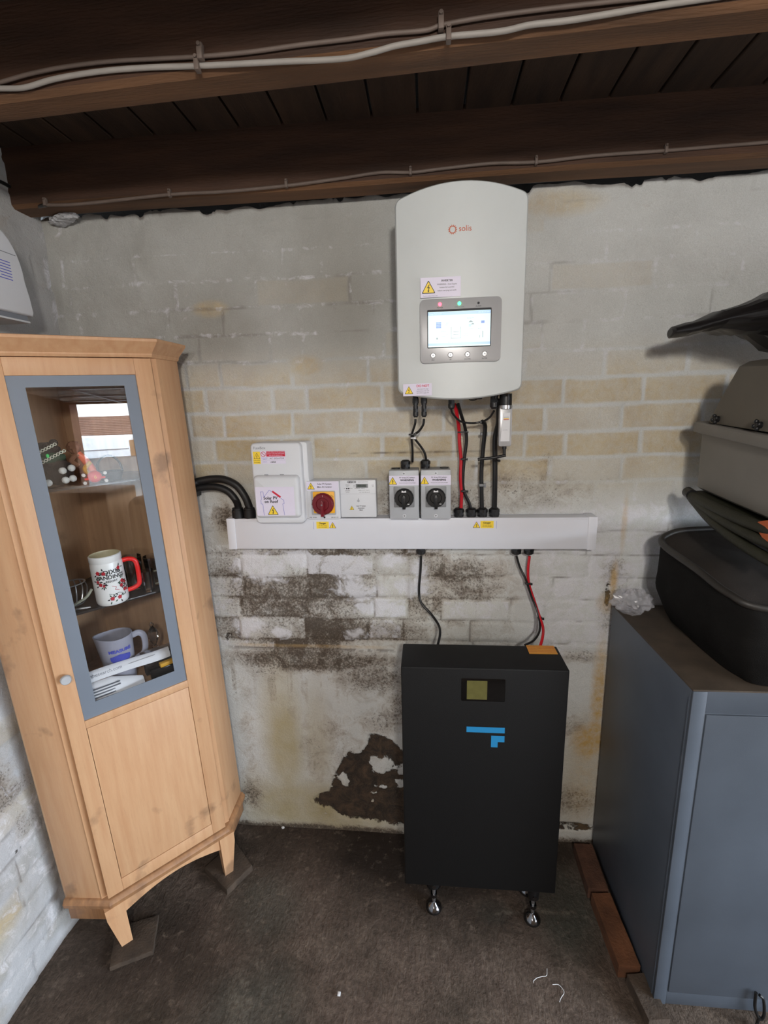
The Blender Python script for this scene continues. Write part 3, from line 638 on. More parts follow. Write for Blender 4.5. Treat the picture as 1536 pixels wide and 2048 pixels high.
# ---------------------------------------------------------------- inverter
inv = thing('solar_inverter', (0.085, -0.02, 1.575), 'large white wall-mounted solar inverter with lit display and curved top', 'inverter')
T = WALL
def inv_outline(w, zb, zt, ab, at_, rc=.014):
    pts = []; h = w/2
    for i in range(17):
        t = -1+2*i/16; pts.append((t*(h-rc*.0), zt+at_*(1-t*t)))
    pts = [(x, y) for x, y in pts][::-1]
    out = pts[:]                      # right to left along the top
    for i in range(17):
        t = -1+2*i/16; out.append((t*h, zb-ab*(1-t*t)))
    # round the four corners a little
    res = []
    n = len(out)
    for i, p in enumerate(out):
        q, s_ = Vector(out[i-1]), Vector(out[(i+1) % n]); v = Vector(p)
        a = (q-v); c = (s_-v)
        if a.angle(c) < 2.2:
            A = v+a.normalized()*rc; C = v+c.normalized()*rc
            for k in range(6): t = k/5; res.append(tuple((A*(1-t)**2+v*2*t*(1-t)+C*t*t)))
        else: res.append(p)
    # drop points that fell inside the rounding
    return res
b = MB(T); W2 = .316
o_ = inv_outline(W2, .006, .452, .022, .028)
# front cover bows gently outwards
rings = []
for dz, k in ((.0, 1.0), (.030, 1.0), (.036, .992), (.039, .975)):
    rings.append([(p[0]*k, (p[1]-.23)*(1-(1-k)*.6)+.23, .135+dz) for p in o_])
rows = []
for r in rings: rows.append([Vector((x, y, z+.018*(1-(x/.158)**2))) for x, y, z in r])
b.loft(rows[:], M_INV, caps=False)
cx = Vector((0, .23, .135+.039+.018))
# front skin as strips following the bow
last = rows[-1]; bm_ = bmesh.new(); n = 48
xs = [math.sin((-1+2*i/n)*PI/2)*.15405 for i in range(n+1)]
def yint(poly, x):
    ys = []
    for i in range(len(poly)):
        a = poly[i-1]; c = poly[i]
        if (a.x-x)*(c.x-x) <= 0 and abs(a.x-c.x) > 1e-9: ys.append(a.y+(c.y-a.y)*(x-a.x)/(c.x-a.x))
    return min(ys), max(ys)
col = []
for x in xs:
    lo, hi = yint(last, max(-.15395, min(.15395, x))); zz = .174+.018*(1-(x/.158)**2)
    col.append([bm_.verts.new((x, lo+(hi-lo)*j/6, zz)) for j in range(7)])
for A, B in zip(col, col[1:]):
    for j in range(6): bm_.faces.new((A[j], B[j], B[j+1], A[j+1]))
b.merge(bm_, M_INV)
b.build('front_cover', inv, angle=40)
b = MB(T); b.box(-.145, .145, .02, .44, 0, .135, M_INV, bev=.012); b.box(-.150, .150, .10, .36, .02, .12, M_METAL, bev=.003)
b.build('rear_housing', inv)
ZF = lambda x: .174+.018*(1-(x/.158)**2)
pz = .1925
b = MB(T); b.prism(rrect(-.099, .099, .074, .224, .012), pz-.012, pz+.0015, M_PANEL, bev=.001)
b.cyl((.043, .2105, pz), (.043, .2105, pz+.003), .0028, M_INK, seg=14)
b.text('ALARM', .043, .2035, pz+.0016, .0042, M_INK); b.text('OPERATION', -.003, .2035, pz+.0016, .0042, M_INKG); b.text('POWER', -.050, .2035, pz+.0016, .0042, M_INK)
for x, t in ((-.067, 'ESC'), (-.024, 'UP'), (.018, 'DOWN'), (.060, 'ENTER')): b.text(t, x, .0815, pz+.0016, .0045, M_INK)
pn = b.build('control_panel', inv)
for x, m1, m2 in ((-.050, M_REDL, M_REDH), (-.003, M_GRNL, M_REDH)):
    q = MB(T); q.lathe([(.0042, 0), (.0042, .0012), (.003, .0022), (0, .0026)], m1, seg=18, M=Matrix.Translation((x, .2115, pz+.001)))
    q.build('indicator_light', pn, label='red indicator light' if x < -.02 else 'green indicator light')
for x in (-.067, -.024, .018, .060):
    q = MB(T); q.lathe([(.0068, 0), (.0068, .002), (.0056, .0026), (.0052, .0016), (0, .0018)], M_PANEL, seg=24, M=Matrix.Translation((x, .0925, pz+.001)))
    q.prism([(x-.002, .0915), (x+.002, .0915), (x, .0945)], pz+.003, pz+.0036, M_INKG); q.build('push_button', pn)
sx0, sx1, sy0, sy1 = -.079, .0725, .112, .197
b = MB(T); b.prism(rrect(sx0-.002, sx1+.002, sy0-.002, sy1+.002, .002, 2), pz+.0012, pz+.0028, M_INK)
z = pz+.0028; b.rect(sx0, sx1, sy0, sy1-.003, z, M_SCREEN, .0002); z += .0002
b.rect(sx0, sx1, sy1-.011, sy1-.004, z, M_SCRB); b.rect(sx0, sx1, sy0+.003, sy0+.009, z, M_SCRB)
b.rect(-.059, -.047, .156, .170, z, M_SCRD)
for i in range(1, 4): b.rect(-.059, -.047, .156+.0035*i, .1564+.0035*i, z+.0004, M_SCREEN, .0001); b.rect(-.059+.003*i, -.0587+.003*i, .156, .170, z+.0004, M_SCREEN, .0001)
for (x0, x1, y0, y1) in ((-.023, .001, .131, .132), (-.023, -.022, .131, .158), (0, .001, .131, .158), (-.017, -.004, .146, .147), (-.017, -.004, .139, .140)): b.rect(x0, x1, y0, y1, z, M_SCRG)
b.prism([(.019, .167), (.031, .167), (.025, .172)], z, z+.0004, M_SCRG); b.prism([(.025, .162), (.034, .162), (.030, .1655)], z, z+.0004, M_SCRG)
b.rect(.020, .026, .157, .163, z, M_SCRB); b.rect(.050, .058, .164, .170, z, M_SCRD); b.rect(.0535, .055, .131, .146, z, M_SCRG); b.rect(.047, .048, .131, .137, z, M_SCRG); b.rect(-.059, -.055, .130, .134, z, M_SCRG)
for t, x, y in (('3.12kW', -.034, .167), ('402V', -.034, .163), ('0.45kW', -.041, .148), ('0.00', -.033, .140), ('100W', -.041, .136), ('Backup 0W', .024, .177), ('0.24kW', .026, .152), ('1.08kW', .045, .152), ('0.00kW', .014, .141), ('52.8V 20A', .012, .137), ('Grid', -.057, .126)):
    b.text(t, x, y, z, .0034, M_SCRG, ex=.00005)
b.text('Running state: normal generation', -.006, .1225, z, .0036, M_SCRG, ex=.00005); b.text('Energy Flow Screen', -.076, sy1-.0075, z+.0004, .0038, M_SCREEN, al='LEFT', ex=.00005); b.text('2024-05-14 10:42', .070, sy1-.0075, z+.0004, .0038, M_SCREEN, al='RIGHT', ex=.00005)
b.build('display_screen', pn)
b = MB(T); zf = ZF(-.05)+.0006
Tl = Matrix.Translation((0, 0, zf)) @ Matrix.Rotation(math.radians(-6.0), 4, 'Y') if False else Matrix.Translation((0, 0, zf+.003))
b.rect(-.097, -.000, .228, .273, -.0012, M_LABEL, .0012, M=Tl); b.warn(-.0775, .237, .030, .0001, M=Tl)
b.text('INVERTER', -.033, .2645, .0001, .0062, M_INK, bold=.00012, M=Tl); b.text('WARNING - Dual Supply', -.033, .2565, .0001, .0045, M_INK, M=Tl)
b.text('Isolate AC and DC', -.033, .2495, .0001, .0046, M_INK, M=Tl); b.text('before carrying out work', -.033, .2425, .0001, .0044, M_INK, M=Tl); b.text('Fixed to inverter front cover', -.073, .2315, .0001, .003, M_INKG, M=Tl)
b.build('warning_label', inv)
zf = ZF(-.107)+.004; Tl = Matrix.Translation((-.107, 0, zf)) @ Matrix.Rotation(math.radians(-8), 4, 'Y')
b = MB(T); b.rect(-.037, .037, -.004, .026, -.0012, M_LABEL, .0012, M=Tl); b.warn(-.022, .001, .020, .0001, M=Tl); b.text('DO NOT', .014, .020, .0001, .0080, M_INKR, bold=.0002, M=Tl)
for i, t in enumerate(('disconnect DC plugs', 'and sockets under load', 'turn off AC supply first')): b.text(t, .014, .0125-.0048*i, .0001, .0034, M_INK, M=Tl)
b.build('warning_label', inv)
b = MB(T); zf = ZF(-.01)+.0004; zf = ZF(0)+.0002
for i in range(14):
    a = 2*PI*i/14; R_ = Matrix.Translation((-.020, .3755, zf)) @ Matrix.Rotation(a, 4, 'Z'); b.prism([(.0072, -.0016), (.0112, 0), (.0072, .0016), (.0062, .0008), (.0062, -.0008)], 0, .0003, M_LOGO, M=R_)
b.text('solis', -.006, .3765, zf, .0175, M_LOGO, al='LEFT', bold=0, ex=.0002); b.build('logo', inv)
# plugs and glands under the inverter
def gland(mb, x, y0, y1, r, z, m=M_BLACK, M=None):
    """hexagonal gland from y0 (body end) to y1 (nut end) along y"""
    d = y1-y0
    mb.cyl((x, y0, z), (x, y0+d*.25, z), r*.88, m, seg=20, M=M); mb.cyl((x, y0+d*.2, z), (x, y0+d*.55, z), r, m, seg=6, M=M, bev=r*.08)
    mb.cyl((x, y0+d*.5, z), (x, y0+d*.86, z), r*.98, m, seg=12, M=M, bev=r*.05); mb.cyl((x, y0+d*.84, z), (x, y1, z), r*.9, m, r1=r*.62, seg=20, M=M)
for x in (-.114, -.091):
    for dx in (0,):
        q = MB(T); q.cyl((x, .012, .10), (x, -.026, .10), .0075, M_BLACK); q.cyl((x, -.008, .10), (x, -.022, .10), .0088, M_BLACK, seg=8, bev=.0006)
        gland(q, x, -.030, -.060, .0078, .10); q.cyl((x, -.02, .10), (x, -.036, .10), .006, M_BLACK); q.build('dc_plug', inv)
q = MB(T); q.cyl((-.016, .01, .10), (-.016, -.010, .10), .010, M_BLACK); gland(q, -.016, -.012, -.040, .0095, .10); q.build('cable_gland', inv)
q = MB(T); q.cyl((.099, .02, .10), (.099, -.008, .10), .012, M_BLACK); gland(q, .099, -.008, -.042, .0115, .10); q.build('cable_gland', inv)
q = MB(T); q.box(.034, .066, -.016, .01, .10, .116, M_BLACK, bev=.003); q.tube([(.03, -.004, .11), (.032, -.016, .112), (.045, -.018, .118), (.062, -.008, .112)], .0012, M_BLACK); q.build('connector_cover', inv)
# ---------------------------------------------------------------- data stick
ds = thing('data_logger', (0.214, -0.125, 1.55), 'small silver data logger stick plugged under right end of inverter', 'data logger')
q = MB(T); q.prism(rrect(-.0165, .0165, -.118, -.012, .004), -.010, .011, M_PANEL, bev=.0015); q.cyl((0, -.018, .0), (0, -.008, .0), .0185, M_METAL, seg=28, bev=.001); q.build('casing', ds)
q = MB(T); q.cyl((0, -.010, 0), (0, .022, 0), .0165, M_BLACK, seg=24); q.build('locking_collar', ds)
q = MB(T); q.prism([(-.008, -.028), (.011, -.028), (.011, -.104), (-.013, -.104), (-.010, -.06)], .0112, .0118, M_PAPER)
for i, m_ in enumerate((M_LOGO, M_YEL, M_GREYPL)): q.rect(-.006, .008, -.047+i*.003, -.045+i*.003, .0118, m_, .0002)
q.text('ID: 3D1705', -.001, -.074, .0118, .0026, M_INKG); q.build('front_label', ds)
q = MB(T); q.cyl((0, -.116, 0), (0, -.126, 0), .006, M_BLACK); q.cyl((0, -.126, 0), (0, -.142, 0), .0045, M_BLACK); q.build('antenna_joint', ds)
q = MB(T); q.tube([(.004, -.143, .003), (-.03, -.149, .004), (-.072, -.153, .004)], .0040, M_BLACK); q.build('antenna', ds)
# ---------------------------------------------------------------- trunking
tr = thing('cable_trunking', (-0.065, 0, 1.115), 'long white rectangular cable trunking fixed across the brick wall', 'trunking')
q = MB(T); q.box(-.563, .563, 0, .097, 0, .050, M_TRUNK, bev=.0015); q.build('base', tr)
q = MB(T); q.box(-.545, .545, -.001, .098, .044, .0545, M_TRUNK, bev=.0025); q.box(-.545, .545, .0905, .0912, .0543, .0549, M_WHITE); q.build('lid', tr)
for x in (-.560, .548):
    q = MB(T); q.box(x-.007, x+.019, -.002, .0995, 0, .0565, M_TRUNK, bev=.0018); q.build('end_cap', tr)
def danger(x, flip):
    q = MB(T); a = -1 if flip else 1
    q.rect(x-.0195, x+.0195, .066, .088, .0545, M_YEL, .0005); q.text('Danger', x, .0825, .055, .0075, M_INK, bold=.0002)
    for i, t in enumerate(('this cable remains', 'live during daylight')): q.text(t, x, .0755-.0048*i, .055, .0036, M_INK)
    q.rect(x+a*.0212-.0-.0 if a > 0 else x-.0412, x+.0412 if a > 0 else x-.0212, .0655, .0885, .0545, M_LABEL, .0003)
    q.warn(x+a*.0315, .067, .020, .0549); q.rect(x-a*.0285-.0006, x-a*.0285, .064, .088, .0545, M_INKB, .0003); q.build('danger_label', tr)
danger(-.258, False); danger(.246, True)
for x in (.163, .201, .234, .270):
    q = MB(T); gland(q, x, .096, .124, .0165, .030); q.build('cable_gland', tr)
for x in (.046, .340, .378):
    q = MB(T); gland(q, x, .001, -.024, .0155, .030); q.build('cable_gland', tr)
for x in (-.535, -.497):
    q = MB(T); q.cyl((x, .096, .035), (x, .124, .035), .0185, M_CONDUIT, seg=28, bev=.001); q.cyl((x, .122, .035), (x, .130, .035), .0165, M_CONDUIT, seg=20); q.build('conduit_gland', tr)
# ---------------------------------------------------------------- consumer unit
fb = thing('fuse_box', (-0.448, 0, 1.205), 'white plastic fuse box with clear-fronted lid and solar roof sticker', 'fuse box')
q = MB(T); q.prism(rrect(-.070, .092, .0095, .246, .010), 0, .062, M_WHITE, bev=.003); q.build('back_box', fb)
q = MB(T); q.prism(rrect(-.076, .078, 0, .246, .014), .060, .084, M_WHITE, bev=.006, seg=3)
q.text('FuseBox', -.066, .231, .0842, .0115, M_MIDGREY, al='LEFT', sx=.95)
for x in (-.032, .016): q.box(x-.006, x+.006, .149, .152, .083, .0848, M_MIDGREY)
q.build('cover', fb)
q = MB(T); q.prism(rrect(-.069, .071, .022, .150, .012), .080, .106, M_WHITE, bev=.012, seg=4)
q.rect(-.062, .056, .030, .117, .1062, M_LABEL, .0004)
zz = .1067
def line(mb, P, w_, z_, m):
    for a, c in zip(P, P[1:]):
        a = Vector(a); c = Vector(c); d = (c-a); n_ = Vector((-d.y, d.x)).normalized()*w_/2
        mb.prism([tuple(a-n_), tuple(c-n_), tuple(c+n_), tuple(a+n_)], z_, z_+.0002, m)
line(q, [(-.040, .031), (-.042, .066), (-.047, .066), (-.047, .078), (-.0445, .080), (-.0465, .103), (-.0385, .103), (-.037, .087), (-.019, .108), (-.010, .102)], .0009, zz, M_INKB)
line(q, [(.014, .083), (.0235, .077), (.0235, .066), (.0195, .066), (.0225, .031)], .0009, zz, M_INKB)
line(q, [(-.010, .104), (.014, .086)], .0055, zz, M_INKR)
q.text('Solar PV', -.017, .0835, zz, .0125, M_INK, bold=.0003); q.text('on Roof', -.0155, .073, zz, .0125, M_INK, bold=.0003); q.warn(-.012, .0325, .030, zz); q.build('front_flap', fb)
q = MB(T); zz = .0845
q.rect(-.068, -.046, .184, .2205, .084, M_YEL, .0005); q.warn(-.0565, .199, .018, zz); q.text('CAUTION', -.057, .1945, zz, .0044, M_INK); q.text('Dual Supply', -.057, .1885, zz, .0038, M_INK)
q.rect(-.045, .031, .184, .222, .084, M_LABEL, .0004)
q.lathe([(.0078, 0), (.0078, .0002), (.0064, .0002), (.0064, 0)], M_INKR, M=Matrix.Translation((-.0365, .2125, .0844)), cap=False); line(q, [(-.041, .2165), (-.032, .2085)], .0016, .0844, M_INKR)
q.rect(-.027, .030, .2055, .221, .0844, M_INKR, .0003)
for i, t in enumerate(('DO NOT WORK ON THIS EQUIPMENT', 'UNTIL IT IS ISOLATED FROM MAINS', 'AND ON-SITE GENERATION')): q.text(t, .0015, .2185-.005*i, .0848, .0033, M_LABEL, ex=.00006)
q.text('Isolate mains', -.033, .2015, .0844, .0036, M_INKB); q.text('supply at', -.033, .198, .0844, .0034, M_INKB); q.text('Isolate at', -.033, .190, .0844, .0036, M_INKB)
q.text('AC  ISOLATOR', .004, .1995, .0844, .0066, M_INK, shear=.25); q.text('HERE', -.008, .1885, .0844, .0068, M_INK, shear=.25, bold=.0001); q.rect(-.044, .030, .1945, .1948, .0844, M_INKG, .0002); q.build('warning_label', fb)
# ---------------------------------------------------------------- AC rotary isolator
ac = thing('rotary_isolator', (-0.314, 0, 1.213), 'small white box isolator with dark red rotary knob on yellow plate', 'isolator')
q = MB(T); q.box(-.049, .051, 0, .118, 0, .040, M_WHITE, bev=.003); q.prism(rrect(-.050, .050, 0, .119, .004), .040, .066, M_WHITE, bev=.0025); q.text('IP65  IP20A', -.046, .006, .0662, .0048, M_INK, al='LEFT'); q.text('UKCA  CE', .044, .006, .0662, .0050, M_INK, al='RIGHT')
q.cyl((.001, .0065, .066), (.001, .0065, .0672), .0028, M_INK, seg=14); q.build('enclosure', ac)
q = MB(T); q.prism(rrect(-.038, .038, .014, .089, .004), .0655, .0675, M_GREYPL); q.build('grey_surround', ac)
q = MB(T); q.prism(rrect(-.031, .035, .020, .087, .004), .067, .0695, M_ORANGE, bev=.0006); q.text('ON', .028, .073, .0696, .006, M_INK, rot=math.radians(-45)); q.build('yellow_plate', ac)
def knob(mb, x, y, z, r, m, mark=None):
    mb.lathe([(r, 0), (r, .006), (r*.96, .010), (r*.88, .012), (r*.6, .012), (r*.55, .010), (0, .010)], m, seg=40, M=Matrix.Translation((x, y, z)))
    mb.prism([(x-.0045, y-r*1.08), (x+.0045, y-r*1.08), (x+.0058, y+r*.2), (x, y+r*.42), (x-.0058, y+r*.2)], z+.009, z+.024, m, bev=.0015)
    mb.lathe([(.0026, 0), (.0026, .0008), (0, .0008)], M_INK if mark else M_MIDGREY, seg=14, M=Matrix.Translation((x, y, z+.024)))
    for i in range(18):
        a = 2*PI*i/18; mb.box(r*.97, r*1.015, -.0016, .0016, .001, .008, m, M=Matrix.Translation((x, y, z)) @ Matrix.Rotation(a, 4, 'Z'))
q = MB(T); knob(q, 0, .050, .0695, .0335, M_REDKNOB); q.text('I', .001, .075, .0815, .008, M_PAPER); q.build('knob', ac)
q = MB(T); q.rect(-.050, .049, .0905, .118, .0665, M_LABEL, .0005); q.warn(-.036, .094, .021, .067); q.text('Solar PV System', .006, .110, .067, .0066, M_INK, bold=.0001); q.text('Main AC Isolator', .006, .101, .067, .0066, M_INK, bold=.0001); q.build('warning_label', ac)
# ---------------------------------------------------------------- meter
me_ = thing('generation_meter', (-0.208, 0, 1.216), 'square white electricity meter with small grey digital display', 'meter')
q = MB(T); q.box(-.053, .053, 0, .114, 0, .038, M_WHITE, bev=.002); q.prism(rrect(-.0555, .055, 0, .116, .004), .038, .055, M_WHITE, bev=.0022); q.rect(-.0545, .054, .0735, .0738, .0551, M_INKG, .0002)
q.text('GESCO', -.018, .110, .0552, .0075, M_INK, bold=.0003, sx=1.1); q.text('SINGLE PHASE METER', .016, .110, .0552, .0032, M_INKG)
for x in (-.034, -.028): q.cyl((x, .0905, .055), (x, .0905, .0558), .0024, M_INK, seg=14)
for t, x, y in (('1000 imp', -.032, .1015), ('kWh', -.032, .0975), ('IN', -.041, .0905), ('OUT', -.020, .0905), ('230V 50Hz', -.032, .084), ('5(100)A', -.032, .0795), ('TYPE EM115 - MOD G', .005, .0905), ('SERIAL 2 3 4 7 1 8 6 0 5', .018, .0845), ('CE   0120  MID class B', .020, .0785), ('kWh', .046, .1000), ('kW', .046, .0955), ('IMP', -.011, .1000), ('EXP', -.011, .0955)): q.text(t, x, y, .0552, .0034, M_INK)
q.warn(-.021, .024, .013, .0552); q.text('Solar PV System', .008, .036, .0552, .0044, M_INK, bold=.0001); q.text('Generation', .008, .0295, .0552, .0044, M_INK, bold=.0001); q.text('Meter', .008, .0235, .0552, .0044, M_INK, bold=.0001)
line(q, [(.000, .048), (.000, .061)], .0007, .0552, M_INK); q.lathe([(.0034, 0), (.0034, .0002), (.0026, .0002), (.0026, 0)], M_INK, M=Matrix.Translation((0, .052, .0552)), cap=False); q.build('meter_case', me_)
q = MB(T); q.box(-.006, .031, .0925, .1045, .0545, .0562, M_MIDGREY, bev=.0004); q.box(-.002, .026, .0945, .1025, .0560, .0566, M_LCD); q.text('004127.6', .012, .0985, .0567, .0062, M_INK); q.build('lcd', me_)
# ---------------------------------------------------------------- DC isolators
def dc_iso(x, label):
    r = thing('rotary_isolator', (x, 0, 1.2165), label, 'isolator', 'DC isolators side by side on the trunking')
    q = MB(T); q.prism(rrect(-.0435, .0435, 0, .146, .004), 0, .072, M_MIDGREY, bev=.001); q.prism(rrect(-.0440, .0440, -.0005, .1465, .003), .060, .082, M_GREYPL, bev=.0022); q.build('enclosure', r)
    for y in (.010, .137):
        q = MB(T); q.cyl((0, y, .081), (0, y, .0832), .0052, M_WHITE, seg=20, bev=.0005); q.box(-.003, .003, y-.0005, y+.0005, .083, .0836, M_INK); q.box(-.0005, .0005, y-.003, y+.003, .083, .0836, M_INK); q.build('screw', r)
    q = MB(T); q.prism(rrect(-.0305, .0305, .036, .099, .003), .0815, .0835, M_MIDGREY, bev=.0006); q.build('square_plate', r)
    q = MB(T); knob(q, 0, .0655, .0833, .0285, M_BLACK, True); q.prism([(-.007, .083), (.007, .083), (.006, .089), (0, .086), (-.006, .089)], .0955, .0962, M_PAPER); q.rect(.010, .016, .047, .049, .0953, M_PAPER, .0004); q.build('knob', r)
    q = MB(T); q.rect(-.0435, .0438, .102, .131, .082, M_LABEL, .0006); q.warn(-.033, .105, .023, .0827); q.text('PV Array DC Isolator', .0095, .125, .0827, .0052, M_INK, bold=.0001); q.text('WARNING', .0095, .1175, .0827, .0072, M_INK, bold=.0003, sx=1.15); q.text('Contains live parts during daylight', .010, .1095, .0827, .0036, M_INK); q.build('warning_label', r)
    q = MB(T); g = 0.0035 if x < 0 else -.030
    gland(q, g, .145, .172, .0152, .030); q.build('cable_gland', r)
    q = MB(T); g = -.026 if x < 0 else .026
    q.lathe([(.013, 0), (.013, .003), (0, .004)], M_BLACK, M=Matrix.Translation((g, .146, .034)) @ Matrix.Rotation(-PI/2, 4, 'X')); q.build('blanking_plug', r)
dc_iso(-0.0665, 'left one of the two grey isolators with black rotary knobs, beside the white meter')
dc_iso(0.0270, 'right one of the two grey isolators with black rotary knobs, nearer the red cable')
# ---------------------------------------------------------------- cables on the wall
def P(x, y, Y): return at(x, y, 'Y', Y)
def cable(name, pts, r, m, label, cat='cable', group=None, ties=(), seg=12, tm=M_BLACK, extra=None, ribs=None, sm=8):
    q = MB(); q.tube(pts, r, m, seg=seg, sm=sm, ribs=ribs); o = q.build(name, angle=60); top(o, label, cat, group)
    if extra: extra(o)
    return o
def tie(parent, p, r, m=M_BLACK, w=.004, nm='cable_tie', wide=1.6, ang=0.0):
    q = MB(Matrix.Translation(p) @ Matrix.Rotation(ang, 4, 'Y')); q.box(-r*wide, r*wide, -r*1.15, r*1.15, -w/2, w/2, m, bev=w*.3); q.box(r*wide*.7, r*wide*.7+.006, -r*1.35, -r*.4, -w*.8, w*.8, m, bev=.0006); return q.build(nm, parent)
c = cable('dc_cable', [P(831, 838, -.115), P(830, 848, -.112), P(825, 864, -.09), P(823, 875, -.07), P(825, 900, -.05), P(825, 924, -.032)], .0034, M_CABLE, 'thin black cable from leftmost inverter plug down to left grey isolator'); tie(c, P(824, 869, -.082), .006, M_BLACK)
tie(c, P(825, 876, -.07), .0045, M_PAPER, nm='white_tie', wide=1.2)
cable('dc_cable', [P(848, 838, -.115), P(846, 850, -.11), P(838, 862, -.095), P(827, 871, -.075), P(830, 878, -.066), P(843, 895, -.05), P(850, 908, -.045), P(853, 925, -.032)], .0034, M_CABLE, 'thin black cable crossing over from second inverter plug to right grey isolator')
rc = cable('battery_cable', [P(909, 808, -.10), P(914, 830, -.08), P(918, 860, -.05), P(919, 885, -.045), P(922, 920, -.04), P(921, 955, -.04), P(923, 985, -.035), P(922, 1018, -.030)], .0052, M_REDC, 'thick red cable dropping from the inverter to leftmost trunking gland')
bc = cable('battery_cable', [P(916, 808, -.105), P(922, 828, -.085), P(930, 855, -.055), P(933, 880, -.045), P(929, 915, -.042), P(926, 950, -.04), P(927, 980, -.035), P(938, 1005, -.032), P(942, 1018, -.030)], .0048, M_CABLE, 'thick black cable twisting beside the red cable into second trunking gland')
for y, dx in ((864, 0), (918, 2), (982, 3)): tie(rc, P(925+dx, y, -.048), .0085 if y < 900 else .007, M_BLACK, wide=1.7 if y < 900 else 1.2)
cc = cable('comms_cable', [P(902, 818, -.118), P(906, 828, -.11), P(920, 842, -.09), P(940, 846, -.075), P(962, 844, -.07), P(978, 836, -.09), P(988, 822, -.115)], .0030, M_CABLE, 'thin black cable looping between two glands below the inverter')
tie(cc, P(956, 845, -.072), .0045)
gc = cable('comms_cable', [P(964, 843, -.07), P(969, 848, -.06), P(970, 860, -.052), P(966, 900, -.04), P(963, 940, -.035), P(963, 975, -.034), P(964, 1018, -.030)], .0062, M_CABLE, 'black double cable dropping from the loop into third trunking gland')
for x, y in ((966, 868), (963, 970)): tie(gc, P(x, y, -.040), .0075, M_MIDGREY, w=.008, nm='saddle_clip', wide=1.1)
ac2 = cable('mains_cable', [P(997, 800, -.12), P(997, 820, -.10), P(997, 845, -.08), P(993, 862, -.06), P(990, 880, -.05), P(990, 920, -.042), P(990, 960, -.04), P(989, 1018, -.030)], .0075, M_CABLE, 'thickest black cable hanging straight down into fourth trunking gland')
tie(ac2, P(991, 921, -.042), .0085, wide=1.15)
cable('earth_cable', [P(1001, 805, -.105), P(1000, 850, -.09), P(1005, 876, -.10), P(1014, 889, -.115), P(1019, 884, -.122)], .0042, M_CABLE, 'short black cable curving up behind the silver data logger stick')
# battery cables below the trunking
cable('comms_cable', [P(842, 1112, -.03), P(841, 1140, -.03), P(838, 1180, -.03), P(842, 1205, -.035), P(862, 1228, -.05), P(877, 1250, -.08), P(880, 1268, -.12), P(875, 1292, -.15)], .0040, M_CABLE, 'single black cable snaking from trunking down to battery top')
b1 = cable('battery_cable', [P(1033, 1112, -.03), P(1040, 1135, -.03), P(1052, 1160, -.04), P(1062, 1190, -.04), P(1072, 1215, -.05), P(1079, 1240, -.07), P(1079, 1262, -.10), P(1068, 1280, -.13), P(1050, 1290, -.155)], .0034, M_CABLE, 'black cable tied to the red one, running from trunking down behind battery')
b2 = cable('battery_cable', [P(1059, 1112, -.03), P(1056, 1140, -.03), P(1058, 1168, -.035), P(1068, 1200, -.04), P(1078, 1230, -.06), P(1086, 1255, -.09), P(1085, 1275, -.13), P(1080, 1294, -.155)], .0042, M_REDC, 'thick red cable running from the underside of trunking down to battery')
tie(b2, P(1056, 1167, -.038), .006, wide=1.5); tie(b2, P(1080, 1236, -.064), .006, wide=1.2)
# conduits on the left
cd = cable('flexible_conduit', [P(382, 968, -.05), P(400, 962, -.045), P(425, 958, -.04), P(448, 959, -.04), P(472, 970, -.04), P(488, 990, -.04), P(497, 1010, -.038), P(500, 1025, -.035)], .0118, M_CONDUIT, 'upper of the two black corrugated conduits bending down into trunking', 'conduit', None, seg=18, ribs=.035, sm=22)
cable('flexible_conduit', [P(382, 980, -.045), P(405, 975, -.04), P(432, 974, -.038), P(455, 982, -.036), P(470, 998, -.036), P(476, 1012, -.036), P(476, 1025, -.035)], .0112, M_CONDUIT, 'lower of the two black corrugated conduits bending down into trunking', 'conduit', None, seg=18, ribs=.035, sm=22)
q = MB(WALL); p = P(396, 972, 0); q.box(p.x-.012, p.x+.010, p.z-.030, p.z+.026, 0, .062, M_CONDUIT, bev=.003); q.build('conduit_clip', cd).matrix_parent_inverse = Matrix()
# ---------------------------------------------------------------- battery
bt = thing('battery_cabinet', (0.151, -0.235, 0), 'tall matt black floor-standing battery cabinet with blue angular logo', 'battery')
q = MB(); q.box(-.2235, .2205, -.066, .064, .128, .858, M_BATT, bev=.004, seg=3); q.build('casing', bt)
q = MB(); q.box(-.215, .213, .060, .075, .14, .845, M_BLACK); q.build('rear_panel', bt)
q = MB(T); q.prism(rrect(-.061, .056, .760, .828, .003), .058, .0668, M_DARKGLASS, bev=.0008); q.box(-.046, .008, .766, .822, .0668, .0672, M_OLIVE); q.build('display', bt)
q = MB(T); q.rect(-.0455, .058, .664, .681, .0662, M_BLUE, .0006); q.prism([(.022, .619), (.040, .619), (.040, .636), (.058, .636), (.058, .655), (.022, .655)], .0662, .0668, M_BLUE); q.build('logo', bt)
q = MB(Matrix.Translation((.173, .041, .8582)) @ Matrix.Rotation(0, 4, 'Z')); q.box(-.039, .039, -.024, .024, 0, .0006, M_LABOR)
for i in range(4): q.text('IMPORTANT: transport and handling notice', 0, .015-.009*i, .0007, .0042, M_INKR if i == 0 else M_LOGO)
q.build('orange_label', bt)
